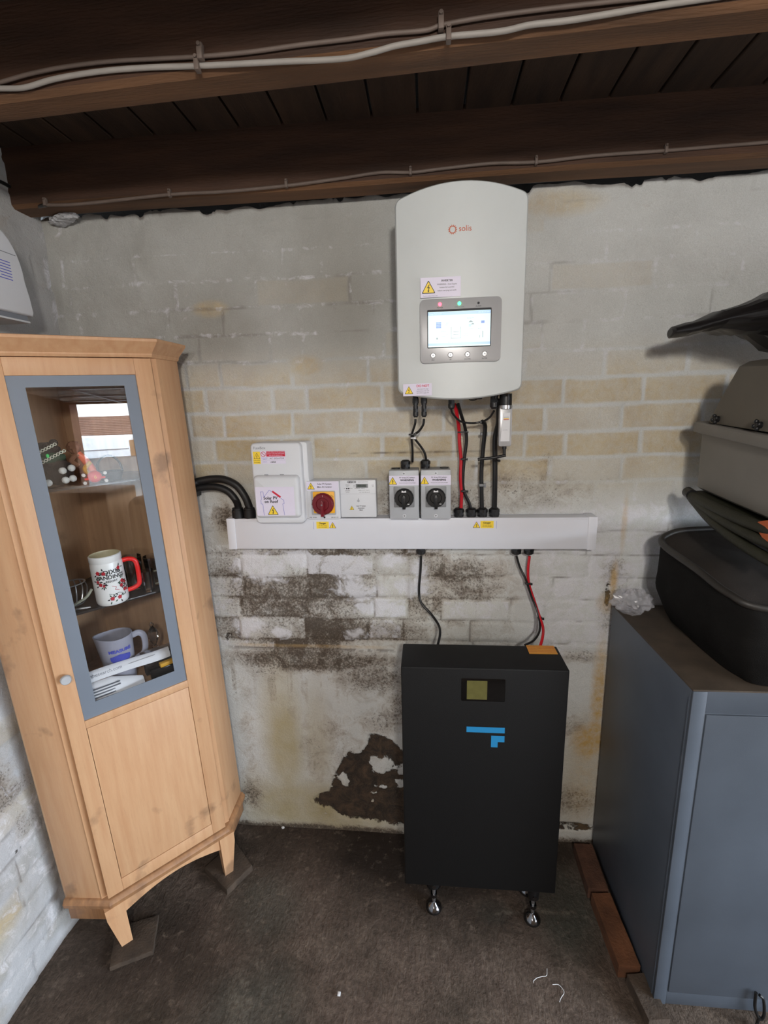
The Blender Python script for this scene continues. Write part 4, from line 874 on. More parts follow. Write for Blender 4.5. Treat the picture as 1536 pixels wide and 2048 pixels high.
for x, y in ((-.136, -.032), (.163, -.046), (-.136, .045), (.163, .045)):
    q = MB(Matrix.Translation((x, y, 0))); q.lathe([(0, .0), (.023, 0), (.025, .004), (.024, .010), (.016, .020), (.009, .026), (.007, .030), (0, .030)], M_CHROME, seg=32); q.cyl((0, 0, .028), (0, 0, .13), .0055, M_METAL, seg=16); q.cyl((0, 0, .050), (0, 0, .062), .011, M_CHROME, seg=6); q.cyl((0, 0, .090), (0, 0, .128), .0165, M_BLACK, seg=24, bev=.001)
    q.cyl((.0, -.017, .104), (.0, -.019, .104), .006, M_CHROME, seg=16); q.build('levelling_foot', bt)
# ---------------------------------------------------------------- corner display cabinet
CAB_O = Vector((-.793, -.323, 0)); CAB_E = (0, math.radians(-1.95), math.radians(45))
from mathutils import Euler
CABM = Matrix.Translation(CAB_O) @ Euler(CAB_E).to_matrix().to_4x4()
def cab(x, y, z): return CABM @ Vector((x, y, z))
cb = thing('display_cabinet', CAB_O, 'tall leaning beech corner cabinet with glazed door, stained at its foot', 'cabinet', rot=CAB_E)
PA, PB, PC, PD, PE = (-.185, .02), (.195, .02), (.275, .105), (.0, .365), (-.265, .095)
PENT = [PA, PB, PC, PD, PE]
def offs(P_, ds):
    n = len(P_); out = []; L_ = []
    for i in range(n):
        a = Vector(P_[i]); c = Vector(P_[(i+1) % n]); d = (c-a).normalized(); nn = Vector((d.y, -d.x)); k = ds[i] if isinstance(ds, (list, tuple)) else ds
        L_.append((a+nn*k, d))
    for i in range(n):
        p, d = L_[i-1]; r, e = L_[i]; den = d.x*e.y-d.y*e.x; t = ((r.x-p.x)*e.y-(r.y-p.y)*e.x)/den; q = p+d*t; out.append((q.x, q.y))
    return out
def panel(P0, P1, z0, z1, th, m, name, bev=.001, ins=1):
    a = Vector(P0+(0,)); c = Vector(P1+(0,)); d = c-a; ang = math.atan2(d.y, d.x); q = MB(Matrix.Translation(a) @ Matrix.Rotation(ang, 4, 'Z'))
    q.box(0, d.length, 0, th, z0, z1, m, bev=bev); return q.build(name, cb)
ZB, ZT = .165, 1.682
panel(PB, PC, ZB, ZT, .016, M_BEECH, 'side_panel'); panel(PE, PA, ZB, ZT, .016, M_BEECH, 'side_panel')
panel(PC, PD, ZB, ZT, .006, M_BEECHIN, 'back_panel'); panel(PD, PE, ZB, ZT, .006, M_BEECHIN, 'back_panel')
inn = offs(PENT, [-.002, -.016, -.006, -.006, -.016])
for z, th in ((.190, .016), (.785, .016), (1.664, .016)):
    q = MB(); q.prism(inn, z-th, z, M_BEECHIN if z < 1.6 else M_BEECH); q.build('board', cb)
for z in (1.045, 1.372):
    q = MB(); q.prism(offs(PENT, [-.014, -.020, -.012, -.012, -.020]), z-.006, z, M_SHELF, bev=.001); q.build('glass_shelf', cb)
q = MB()
for x0, x1 in ((-.185, -.168), (.176, .195)): q.box(x0, x1, .016, .034, .165, ZT, M_BEECH, bev=.0015)
q.build('front_stile', cb)
q = MB(); rings = []
for z, o_ in ((1.680, .003), (1.686, .006), (1.689, .006), (1.694, .010), (1.716, .030), (1.722, .031), (1.7235, .029)):
    rings.append([Vector((x, y, z)) for x, y in offs(PENT, [o_+.018, o_, .0, .0, o_])])
q.loft(rings, M_BEECH); q.build('cornice', cb, angle=22)
q = MB(); rings = []
for z, o_ in ((.160, .006), (.163, .012), (.176, .014), (.186, .007), (.188, .003)): rings.append([Vector((x, y, z)) for x, y in offs(PENT, [o_+.018, o_, .0, .0, o_])])
q.loft(rings, M_BEECHD); q.build('base_moulding', cb)
q = MB(); A_ = []
for i in range(21): t = i/20; A_.append((-.165+.34*t, .112+.038*math.sin(PI*t)))
q.prism([(-.16, .162), (-.16, .118)]+A_[1:-1]+[(.172, .118), (.172, .162)], -.018, .006, M_BEECH, M=Matrix(((1, 0, 0, 0), (0, 0, -1, 0), (0, 1, 0, 0), (0, 0, 0, 1))) ); q.build('arched_apron', cb)
panel(PB, PC, .108, .163, .018, M_BEECHD, 'side_apron'); panel(PE, PA, .108, .163, .018, M_BEECHD, 'side_apron')
def leg(x0, x1, y, zb, sgn, rotz=0):
    q = MB(); w0 = x1-x0
    r = []
    for z, k in ((.165, 1.0), (.13, .98), (zb+.004, .58), (zb, .56)):
        if sgn > 0: a, c = x1-w0*k, x1
        else: a, c = x0, x0+w0*k
        d = .038*k
        r.append([Vector((a, y, z)), Vector((c, y, z)), Vector((c, y+d, z)), Vector((a, y+d, z))])
    q.loft(r, M_BEECH); q.build('leg', cb, angle=30)
leg(-.186, -.136, -.012, .010, 1); leg(.148, .196, -.012, .016, -1); leg(-.03, .02, .30, .004, 1)

# door
dr = bpy.data.objects.new('door', None)
bpy.data.objects.remove(dr)
DX0, DX1, DZ0, DZ1 = -.170, .176, .192, 1.678
GX0, GX1, GZ0, GZ1 = DX0+.040, DX1-.041, .760, 1.638
q = MB(); q.box(DX0, GX0, -.002, .016, DZ0, DZ1, M_BEECH, bev=.0012); q.box(GX1, DX1, -.002, .016, DZ0, DZ1, M_BEECH, bev=.0012)
q.box(GX0, GX1, -.002, .016, GZ1, DZ1, M_BEECH, bev=.0012); q.box(GX0, GX1, -.002, .016, .738, GZ0, M_BEECH, bev=.0008); q.box(GX0, GX1, -.002, .016, DZ0, .232, M_BEECH, bev=.0012)
door = q.build('door', cb)
q = MB(); q.box(GX0+.001, GX1-.001, -.0008, .012, .2335, .7365, M_BEECH, bev=.0008); q.build('lower_panel', door)
q = MB(); q.box(GX0, GX1, .004, .008, GZ0, GZ1, M_GLASS); q.build('glass_pane', door)
q = MB(); f = .033; q.box(GX0, GX0+f, .0025, .0038, GZ0, GZ1, M_FROST); q.box(GX1-f*.9, GX1, .0025, .0038, GZ0, GZ1, M_FROST)
q.box(GX0+f, GX1-f*.9, .0025, .0038, GZ0, GZ0+.042, M_FROST); q.box(GX0+f, GX1-f*.9, .0025, .0038, GZ1-.026, GZ1, M_FROST); q.build('frosted_border', door)
q = MB(Matrix.Translation((DX0+.021, -.002, .900)) @ Matrix.Rotation(PI/2, 4, 'X')); q.lathe([(.004, 0), (.004, .008), (.0105, .010), (.0125, .014), (.0120, .020), (.0105, .022), (.0105, .0215), (0, .0215)], M_GREYPL, seg=32); q.build('knob', door)
# small helpers for cabinet contents
def inside(name, x, y, z, label, cat, group=None, rz=0):
    M = CABM @ Matrix.Translation((x, y, z)) @ Matrix.Rotation(rz, 4, 'Z')
    o = thing(name, (0, 0, 0), label, cat, group); o.matrix_world = M; o.location = M.translation; o.rotation_euler = M.to_euler(); return o
def bend(mb, r):
    for v in mb.bm.verts:
        x, y, z = v.co; a = x/r; v.co = Vector(((r+z)*math.sin(a), -(r+z)*math.cos(a), y))
mug = inside('mug', -.004, .052, 1.0455, 'large white mug with red handle and rose print on middle shelf', 'mug')
R_ = .0395
q = MB(); q.lathe([(0, .001), (R_-.004, .0), (R_-.001, .004), (R_, .010), (R_*.985, .112), (R_*.95, .116), (R_*.95, .118), (R_*.985, .120), (R_*.985, .134), (R_*.93, .136)], M_MUG, seg=56, cap=False); q.lathe([(R_*.93, .136), (R_*.90, .132), (R_*.90, .012), (0, .010)], M_MUGIN, seg=56, cap=False); q.build('body', mug)
q = MB(Matrix.Rotation(math.radians(-8), 4, 'Z')); q.tube([(.034, 0, .108), (.052, 0, .110), (.066, 0, .104), (.071, 0, .088), (.071, 0, .048), (.067, 0, .032), (.052, 0, .024), (.034, 0, .022)], .0062, M_REDH2, seg=14, flat=1.0); q.build('handle', mug)
q = MB(); rr = R_+.0001
q.text('DIXIE', .004, .093, 0, .017, M_INK, bold=.0004, ex=.0001); q.text('LANDINGS', .0, .0795, 0, .0145, M_INK, bold=.0004, ex=.0001); q.text('RESORT', .0, .068, 0, .008, M_INK, bold=.0002, ex=.0001)
rs = random.Random(5)
for (x, y, s_) in ((-.030, .094, .0065), (-.016, .092, .006), (.022, .100, .006), (.026, .062, .006), (.022, .050, .006), (.034, .056, .005), (.030, .036, .006), (.038, .034, .0045), (.012, .020, .0065), (-.006, .020, .0065), (-.028, .062, .006), (-.020, .058, .004), (-.034, .07, .005)):
    n = 11; q.prism([(x+s_*(1 if i % 2 else .72)*math.cos(2*PI*i/n), y+s_*(1 if i % 2 else .72)*math.sin(2*PI*i/n)) for i in range(n)], 0, .0003, M_ROSE); q.prism([(x+s_*.3*math.cos(i), y+s_*.3*math.sin(i)) for i in range(6)], .0002, .0004, M_REDC)
    for j in range(5):
        a = rs.random()*6.28; d = s_*rs.uniform(1.2, 1.9); cx, cy = x+d*math.cos(a), y+d*math.sin(a); u = Vector((math.cos(a), math.sin(a))); v_ = Vector((-u.y, u.x)); L_ = .0048; Wd = .0019
        q.prism([tuple(Vector((cx, cy))-u*L_), tuple(Vector((cx, cy))+v_*Wd), tuple(Vector((cx, cy))+u*L_), tuple(Vector((cx, cy))-v_*Wd)], 0, .0002, M_LEAF if j % 2 else M_INK)
line(q, [(-.002, .055), (.008, .050), (.004, .044), (.014, .040)], .0012, 0, M_ROSE); line(q, [(-.012, .034), (.0, .030), (.012, .033), (.022, .028)], .0014, 0, M_LEAF)
bend(q, rr); q.build('print', mug)
jug = inside('measuring_jug', -.012, .100, .786, 'cloudy plastic measuring jug with blue printing behind the newspaper', 'jug')
def jugprof(r0, r1, h, th): return [(0, .0), (r0, 0), (r0+.002, .003), (r1, h), (r1-th, h), (r0-th, .004), (0, .004)]
q = MB(); b_ = bmesh.new(); q.lathe(jugprof(.034, .044, .142, .0018), M_JUG, seg=48)
for v in q.bm.verts:
    if v.co.z > .115: k = max(0, -v.co.x/.044); v.co.x -= .010*k**3; v.co.z += .010*k**2
q.build('body', jug)
q = MB(); q.tube([(.042, 0, .124), (.060, 0, .126), (.072, 0, .112), (.072, 0, .080), (.064, 0, .060), (.039, 0, .050)], .0045, M_JUG, seg=12, flat=2.0); q.build('handle', jug)
q = MB(); q.text('MEASURE', 0, .108, 0, .013, M_INKB, bold=.0005, ex=.0001); q.text('500ml  1 pint', 0, .046, 0, .008, M_INKB, bold=.0002)
for i in range(24):
    x = -.026+.0021*i; t = abs(i-11.5)/12; q.box(x, x+.0017, .060+.022*t*t, .098-.006*t, 0, .0002, M_INKB)
bend(q, .0402)
for v in q.bm.verts:
    k = .90+(v.co.z/.142)*.265; v.co.x *= k; v.co.y *= k
q.build('print', jug)
# newspaper
npz = MB(CABM); rows = []
for y, z in ((.020, .790), (.024, .806), (.030, .822), (.040, .836), (.052, .842), (.085, .840), (.13, .835)): rows.append([Vector((-.155+.02*t+(.0), y-.0*t, z-.030*max(0, t-4)*.5-(.006*t if y < .04 else 0))) for t in [0, 1, 2, 3, 4, 5, 6]])
rings = []
for y, z in ((.0195, .787), (.021, .800), (.024, .812), (.029, .824), (.036, .833), (.044, .836)):
    rings.append([Vector((-.125+i*.0155, y+.0015*math.sin(i*.9), max(.787, z-max(0, i-5)*.0065))) for i in range(11)])
npz.loft(rings, M_PAPER, closed=False, caps=False)
npz.loft([[v+Vector((0, .004, -.003)) for v in r] for r in rings], M_PAPER, closed=False, caps=False)
rings = []
for y, z in ((.040, .8395), (.044, .851), (.050, .860), (.056, .862)): rings.append([Vector((-.13+i*.0185, y+.0008*math.sin(i), z+.003*math.sin(i*.4))) for i in range(14)])
npz.loft(rings, M_PAPER, closed=False, caps=False); npz.loft([[v+Vector((0, .0015, -.004)) for v in r] for r in rings], M_PAPER, closed=False, caps=False)
Tn = Matrix.Translation((-.02, .0440, .8535)) @ Matrix.Rotation(math.radians(62), 4, 'X')
npz.text('thesearch.com', -.035, .0, .0006, .013, M_INKG, M=Tn); npz.box(.02, .09, -.0004, .0004, .0004, .0008, M_INK, M=Tn)
for i in range(5):
    for j in range(3): npz.box(-.115+.002*j, -.03 if i > 2 else -.045, .0188+i*.0019-.0012, .0188+i*.0019, .791+i*.0075, .7922+i*.0075+.0012*j, M_INKG)
o = npz.build('newspaper', angle=80); top(o, 'folded printed newspaper lying behind the glass at cabinet bottom', 'newspaper')
# crystal ornament, tumblers, clear mug
cr = inside('glass_ornament', .088, .112, .786, 'tall faceted clear glass ornament at the right of the measuring jug', 'ornament')
q = MB(); q.lathe([(0, 0), (.014, 0), (.014, .004), (.006, .014), (.004, .05), (.010, .058), (.004, .066), (.014, .085), (.016, .100), (.010, .118), (.004, .126), (.007, .133), (0, .142)], M_CRYSTAL, seg=8); q.build('stem', cr, flat=True)
q = MB(); q.lathe([(.020, 0), (.022, .004), (.018, .010), (0, .011)], M_METAL, seg=20); q.build('base', cr)
for i, (x, y, h, lab) in enumerate(((.125, .106, .085, 'clear glass tumbler nearest the frosted strip, right of the rose mug'), (.065, .115, .095, 'clear tall tumbler standing behind the red mug handle'))):
    q = MB(CABM @ Matrix.Translation((x, y, 1.0455))); q.lathe([(0, 0), (.024, 0), (.030, h), (.0285, h), (.0225, .006), (0, .006)], M_CRYSTAL, seg=12); o = q.build('glass_tumbler'); top(o, lab, 'glass')
gm = inside('glass_cup', .090, .060, 1.0455, 'small clear glass cup with pale curved handle beside the red mug handle', 'cup')
q = MB(); q.lathe([(0, 0), (.017, 0), (.020, .06), (.0185, .06), (.0155, .004), (0, .004)], M_CRYSTAL, seg=24); q.build('body', gm)
q = MB(); q.tube([(.019, 0, .052), (.032, 0, .050), (.035, 0, .034), (.028, 0, .016), (.018, 0, .014)], .0024, M_CHAIN, seg=8); q.build('handle', gm)
wb = inside('wire_basket', -.095, .075, 1.0455, 'shiny curved wire basket half hidden behind the left frosted strip', 'basket')
q = MB()
for k in range(7):
    a = -1.2+.4*k; q.tube([(.038*math.sin(a), .03*math.cos(a), .070), (.044*math.sin(a)*1.0, .034*math.cos(a), .045), (.030*math.sin(a), .022*math.cos(a), .010), (0, 0, .004)], .0016, M_METAL, seg=6)
q.tube([(.038*math.sin(t), .03*math.cos(t), .070) for t in [i*2*PI/16 for i in range(16)]], .0018, M_METAL, seg=6, closed=True); q.build('wire_bowl', wb)
q = MB(); q.tube([(.0, -.01, .012), (.030, -.025, .030), (.046, -.03, .050)], .0035, M_CHAIN, seg=8); q.tube([(-.02, -.015, .004), (.010, -.03, .006), (.035, -.034, .004)], .0025, M_METAL, seg=6); q.build('prong', wb)
for i, (x, y, w_, h, m_, lab) in enumerate(((.085, .031, .075, .030, M_DARKGLASS, 'dark shiny box lying at the lower right behind cabinet glass'), (.100, .031, .050, .012, M_YELC, 'mustard yellow packet lying on dark box behind the glass'), (.085, .073, .085, .060, M_PLUSH, 'dark box standing beneath the silver strip in cabinet bottom'))):
    z0 = .786 if i != 1 else .8165
    q = MB(CABM @ Matrix.Translation((x, y, z0)) @ Matrix.Rotation(math.radians((-2, 3, 0)[i]), 4, 'Z')); dd = (.009, .008, .011)[i]; q.box(-w_/2, w_/2, -dd, dd, 0, h, m_, bev=.002)
    if i == 2: q.box(-w_/2-.005, w_/2, -.012, .011, h, h+.010, M_METAL, bev=.001)
    o = q.build(('small_box', 'packet', 'small_box')[i]); top(o, lab, ('box', 'packet', 'box')[i])
# top shelf toys
pt = inside('plush_toy', -.066, .085, 1.3765, 'dark plush animal with white paws and green collar cloth on top shelf', 'plush toy')
q = MB(); q.ball((0, 0, .034), .034, M_PLUSH, (1.05, .8, 1), rough=.2); q.ball((-.012, .002, .082), .028, M_PLUSH, (1.1, .85, .9), rough=.2, seed=3); q.ball((-.034, 0, .098), .010, M_PLUSH); q.ball((.006, .002, .104), .010, M_PLUSH); q.build('body', pt)
for x, y, z in ((.010, -.030, .036), (.030, -.026, .040), (.012, -.032, .012), (.028, -.030, .014), (-.024, -.028, .010)):
    q = MB(); q.ball((x, y, z), .0085, M_PLUSHW, rough=.1); q.build('paw', pt)
q = MB(); q.ball((-.010, -.014, .070), .024, M_DKGRN, (1.4, .6, .5), rough=.3); q.ball((-.014, -.031, .076), .0035, M_BRIGHTG, (1, .6, 1.4)); q.build('collar_cloth', pt)
q = MB()
for s_ in (0, 1):
    for k in range(8): q.lathe([(.0022, -.0008), (.0040, -.0008), (.0040, .0008), (.0022, .0008), (.0022, -.0008)], M_CHAIN, seg=10, cap=False, M=Matrix.Translation((-.042+k*.0068+s_*.016, -.030, .080+k*.0032-s_*.018)) @ Matrix.Rotation(PI/2, 4, 'X'))
q.build('chain', pt)
fg = inside('toy_figure', .006, .097, 1.3725, 'orange and brown fabric toy figure leaning beside dark plush animal', 'toy')
q = MB(); q.tube([(.012, 0, .004), (.006, 0, .03), (-.004, 0, .055), (-.018, 0, .078)], lambda t: .013*(1-.4*t), M_TOYO, seg=12); q.build('body', fg)
q = MB(); q.ball((-.024, 0, .092), .016, M_BROWNTOY, rough=.25); q.build('head', fg)
q = MB(); q.tube([(-.02, -.006, .075), (-.036, -.012, .060), (-.022, -.02, .045)], .006, M_BROWNTOY, seg=10); q.build('arm', fg)
q = MB(); q.tube([(.004, -.006, .05), (-.012, -.02, .035), (.0, -.024, .018)], .0055, M_YELC, seg=10); q.build('arm', fg)
rt_ = inside('toy', .008, .044, 1.3725, 'small bright red plastic toy with white feet at shelf edge', 'toy')
q = MB(); q.ball((0, 0, .017), .0155, M_TOYR, (1.1, .8, 1)); q.box(-.024, .024, -.006, .006, .010, .016, M_TOYR, bev=.003); q.text('6', 0, .017, .0126, .013, M_YELC, M=Matrix.Rotation(PI/2, 4, 'X')); q.build('body', rt_)
for x, z in ((-.024, .004), (.024, .004), (-.024, .024), (.024, .024)):
    q = MB(); q.cyl((x, -.008, z), (x, .004, z), .0042, M_PLUSHW, seg=14, bev=.0008); q.build('foot', rt_)
bk = inside('small_basket', .052, .085, 1.3725, 'small dark basket with arched handle on top cabinet shelf', 'basket')
q = MB(); q.lathe([(0, 0), (.024, 0), (.032, .022), (.030, .022), (.022, .003), (0, .003)], M_PLUSH, seg=24); q.build('bowl', bk)
q = MB(); q.tube([(-.028, 0, .018), (-.026, 0, .045), (-.008, 0, .062), (.012, 0, .060), (.026, 0, .042), (.030, 0, .018)], .0030, M_PLUSH, seg=8); q.build('handle', bk)
# slabs under the cabinet feet
def slab(P_, z1, label, name='floor_tile'):
    q = MB(); c = Vector((sum(p[0] for p in P_)/len(P_), sum(p[1] for p in P_)/len(P_)))
    pts = []
    for i, p in enumerate(P_):
        r = P_[(i+1) % len(P_)]
        for k in range(8):
            t = k/8; pt_ = Vector(p).lerp(Vector(r), t); nn = mn.noise(Vector((pt_.x*60, pt_.y*60, z1*10)))*.0025; pts.append(tuple(pt_+(pt_-c).normalized()*nn))
    q.prism(pts, -.004, z1, M_CAST, bev=.003, seg=2); o = q.build(name); top(o, label, 'tile')
slab([(-.605, -.183), (-.657, -.272), (-.766, -.202), (-.704, -.094)], .022, 'brown square floor tile under the right front leg of beech cabinet')
slab([(-.845, -.352), (-.805, -.452), (-.905, -.502), (-.955, -.40)], .012, 'broken dark floor tile under the left front leg of beech cabinet')
# ---------------------------------------------------------------- bricks along the grey cabinet
def brick(cx, cy, rz, L_, w_, h, label, tilt=0, m=None):
    q = MB(Matrix.Translation((cx, cy, h/2-.002)) @ Matrix.Rotation(rz, 4, 'Z') @ Matrix.Rotation(tilt, 4, 'X')); b_ = bmesh.new(); bmesh.ops.create_cube(b_, size=1); bmesh.ops.subdivide_edges(b_, edges=b_.edges[:], cuts=7, use_grid_fill=True)
    for v in b_.verts:
        v.co = Vector((v.co.x*w_, v.co.y*L_, v.co.z*h)); n_ = mn.noise(v.co*28+Vector((cx*9, cy*9, 0))); v.co *= 1+.025*n_; e = sum(1 for k in (abs(v.co.x) > w_*.48, abs(v.co.y) > L_*.48, abs(v.co.z) > h*.48) if k)
        if e > 1: v.co *= .985
    q.merge(b_, m or M_BRICK); o = q.build('brick', angle=50); top(o, label, 'brick')
brick(.536, -.122, math.radians(-1), .160, .062, .040, 'red-brown brick in floor touching the back wall, beside grey cabinet')
brick(.540, -.316, math.radians(2), .200, .058, .044, 'orange-brown brick in the floor halfway along the grey cabinet side', m=M_BRICK2)
brick(.565, -.475, math.radians(8), .100, .055, .036, 'pale worn brick under the front left corner of grey cabinet', m=M_CAST)
# ---------------------------------------------------------------- grey steel cabinet
fc = thing('steel_cabinet', (0.577, -0.478, 0), 'waist-high grey painted steel cabinet with dusty top against right side', 'cabinet')
Wc, Dc, Hc = .86, .455, .925
q = MB(); q.box(0, Wc, .0, Dc, .018, Hc-.004, M_STEELG, bev=.002); q.box(.0, .030, -.0025, .004, .018, Hc-.004, M_STEELG, bev=.001); q.box(.0302, Wc, -.0015, .02, .868, Hc-.003, M_STEELG, bev=.002); q.box(.0302, Wc, -.0015, .02, .018, .058, M_STEELG, bev=.002)
q.box(-.0012, .002, .008, .011, .03, .90, M_STEELG); q.build('body', fc)
q = MB(); q.box(.0, Wc, -.001, Dc, Hc-.006, Hc, M_RUST, bev=.002); q.build('top_plate', fc, label='dusty brown top plate')
q = MB(); q.box(.0325, Wc-.03, -.004, .010, .061, .8655, M_STEELG, bev=.0018); q.build('door', fc)
q = MB(Matrix()); q.tube([tuple(at(1512, 1985, 'Y', -.492)), tuple(at(1510, 2015, 'Y', -.495)), tuple(at(1519, 2038, 'Y', -.50)), tuple(at(1528, 2030, 'Y', -.50)), tuple(at(1527, 2000, 'Y', -.495)), tuple(at(1519, 1990, 'Y', -.492))], .0035, M_CABLE, seg=10); q.tube([tuple(at(1519, 2034, 'Y', -.50)), tuple(at(1514, 2048, 'Z', .006)), tuple(at(1508, 2075, 'Z', .005)), tuple(at(1530, 2110, 'Z', .005))], .0035, M_CABLE, seg=10)
o = q.build('black_cord'); top(o, 'black cord looped against the foot of the grey steel cabinet', 'cord')
# ---------------------------------------------------------------- stack on the grey cabinet
bs_ = thing('fabric_basket', (.95, -.29, .926), 'large black fabric basket with thick rim on top of grey steel cabinet', 'basket')
def ring(P_, z=None, n=8): return smooth([Vector(p) for p in P_], n, True)
O = Vector((.95, -.29, .926))
base = [(.700, -.12, .927), (.693, -.20, .927), (.690, -.33, .927), (.700, -.42, .927), (.74, -.462, .927), (.95, -.47, .927), (1.22, -.465, .927), (1.27, -.40, .927), (1.27, -.2, .927), (1.24, -.10, .927), (1.0, -.09, .927), (.76, -.09, .927)]
mid = [(.642, -.11, 1.03), (.632, -.19, 1.028), (.638, -.33, 1.02), (.655, -.44, 1.015), (.71, -.497, 1.01), (.95, -.51, 1.01), (1.24, -.50, 1.01), (1.30, -.42, 1.01), (1.30, -.2, 1.02), (1.27, -.08, 1.03), (1.0, -.07, 1.03), (.72, -.075, 1.03)]
rim = [(.668, -.12, 1.176), (.640, -.165, 1.160), (.640, -.33, 1.148), (.655, -.43, 1.128), (.71, -.470, 1.112), (.95, -.475, 1.105), (1.22, -.47, 1.11), (1.29, -.40, 1.13), (1.29, -.2, 1.17), (1.24, -.12, 1.185), (1.0, -.105, 1.19), (.75, -.105, 1.188)]
def wrk(r, s_): return [v+Vector((mn.noise(v*14+Vector((s_, 0, 0))), mn.noise(v*14+Vector((0, s_, 0))), 0))*.007 for v in r]
rb, rm_, rr_ = ring(base), ring(mid), ring(rim)
lv = []
for t in [i/12 for i in range(13)]:
    row = []
    for a, m_, c in zip(rb, rm_, rr_):
        v = a*(1-t)**2+m_*2*t*(1-t)*1.0+c*t*t; v = v.lerp(m_, .25*math.sin(PI*t)); row.append(v)
    lv.append([v-O for v in (wrk(row, 3) if 0 < t < 1 else row)])
q = MB(); q.loft(lv, M_FAB, caps=False); b_ = bmesh.new(); b_.faces.new([b_.verts.new(v) for v in lv[0][::-1]]); q.merge(b_, M_FAB); q.build('fabric_side', bs_, angle=80)
q = MB(); q.tube([v-O for v in rr_], .0085, M_RIM, seg=12, sm=1, closed=True); q.build('rim', bs_, angle=80)
cen = sum(rr_, Vector())/len(rr_)
q = MB(); tops = []
for k, dz in ((1.0, -.002), (.9, .002), (.7, .006), (.45, .002), (.2, -.004), (.02, -.006)): tops.append([(v-cen)*k+cen-O+Vector((0, 0, dz+.010*mn.noise(v*7+Vector((k*3, 0, 0)))*(k < .95))) for v in rr_])
q.loft(tops, M_FABTOP, caps=False); q.build('top_cover', bs_, angle=80)
# green bundle
q = MB(); secs = []
sp = [(-.135, 1.300, .006, .697), (-.165, 1.296, .009, .695), (-.22, 1.280, .021, .700), (-.30, 1.264, .030, .705), (-.38, 1.250, .038, .71), (-.46, 1.239, .042, .715), (-.56, 1.229, .044, .72)]
for y, z, h, x0 in sp:
    row = []; n = 40
    for i in range(n):
        a = 2*PI*i/n; rx = .20; cx = x0+rx; ca, sa = math.cos(a), math.sin(a)
        x = cx+rx*math.copysign(abs(ca)**.6, ca); zz = z+h*math.copysign(abs(sa)**.9, sa)
        d = .006*math.sin(zz*260+y*30)*(x < x0+.12); row.append(Vector((x+d, y, zz)))
    secs.append(row)
q.loft(secs, M_GREEN)
o = None
for k, (z0, z1, y1) in enumerate(((1.296, 1.278, -.50), (1.292, 1.250, -.50), (1.287, 1.216, -.48))):
    q.tube([(.700, -.150-.01*k, z0), (.690, -.28, z0*.55+z1*.45), (.690, -.40, z0*.2+z1*.8), (.70, y1, z1)], .0125, M_GREEN, seg=12)
o = q.build('fabric_bundle', angle=70); top(o, 'dark green folded fabric bundle squeezed between black basket and grey crate', 'bundle')
q = MB(); q.cyl((.700, -.136, 1.302), (.698, -.165, 1.298), .014, M_BLACK, seg=16, bev=.002); e = q.build('black_end_cap', o)
q = MB(); p = at(1526, 1050, 'X', .688); b_ = bmesh.new()
vs = [b_.verts.new(v) for v in ((.686, p.y+.03, p.z-.002), (.684, p.y-.06, p.z+.030), (.684, p.y-.09, p.z-.045), (.686, p.y-.005, p.z-.026))]; b_.faces.new(vs); r = bmesh.ops.extrude_face_region(b_, geom=b_.faces[:])
for v in r['geom']:
    if isinstance(v, bmesh.types.BMVert): v.co.x += .004
bmesh.ops.recalc_face_normals(b_, faces=b_.faces[:]); bmesh.ops.bevel(b_, geom=b_.edges[:], offset=.0012, segments=2, affect='EDGES'); q.merge(b_, M_OR); o = q.build('orange_cloth'); top(o, 'small orange cloth flap hanging at the right edge over green bundle', 'cloth')
# grey crate (storage tote) and the box on it
tt = thing('storage_crate', (.72, -.10, 1.312), 'taupe grey plastic storage crate with rim, stacked above green bundle', 'crate', rot=(math.radians(4.5), 0, 0))
q = MB(); X1 = .52
def rr3(x0, x1, y0, y1, z, r): return [Vector((x, y, z)) for x, y in rrect(x0, x1, y0, y1, r)]
q.loft([rr3(.012, X1, -.46, -.022, 0, .02), rr3(.006, X1, -.465, -.016, .006, .02), rr3(.0, X1, -.47, -.010, .145, .02), rr3(-.006, X1+.006, -.476, -.004, .146, .022), rr3(-.006, X1+.006, -.476, -.004, .150, .022)], M_TOTE); q.build('tub', tt)
q = MB(); q.loft([rr3(-.014, X1+.01, -.485, .004, .150, .022), rr3(-.016, X1+.01, -.487, .006, .153, .022), rr3(-.016, X1+.01, -.487, .006, .172, .022), rr3(-.012, X1+.01, -.483, .002, .176, .022)], M_TOTE); q.build('lid', tt)
ub = thing('storage_box', (.72, -.115, 1.488), 'upturned taupe box with sloping back and dark wing nuts on grey crate', 'box', rot=(math.radians(3.5), 0, 0))
q = MB()
q.loft([rr3(0, .5, -.46, -.035, 0, .012), rr3(.004, .5, -.455, -.058, .06, .02), rr3(.010, .49, -.45, -.092, .135, .03), rr3(.020, .48, -.44, -.108, .146, .03), rr3(.032, .46, -.43, -.128, .149, .03)], M_TOTE2); q.build('shell', ub)
for y in (-.082, -.236):
    q = MB(Matrix.Translation((-.004, y, .012)) @ Matrix.Rotation(-PI/2, 4, 'Y')); q.cyl((0, 0, -.006), (0, 0, .006), .0075, M_BLACK, seg=12, bev=.001)
    for a in (0.3, 1.9, 3.5, 5.0): q.ball((.008*math.cos(a), .008*math.sin(a), .004), .005, M_BLACK, seg=8)
    q.build('wing_nut', ub)
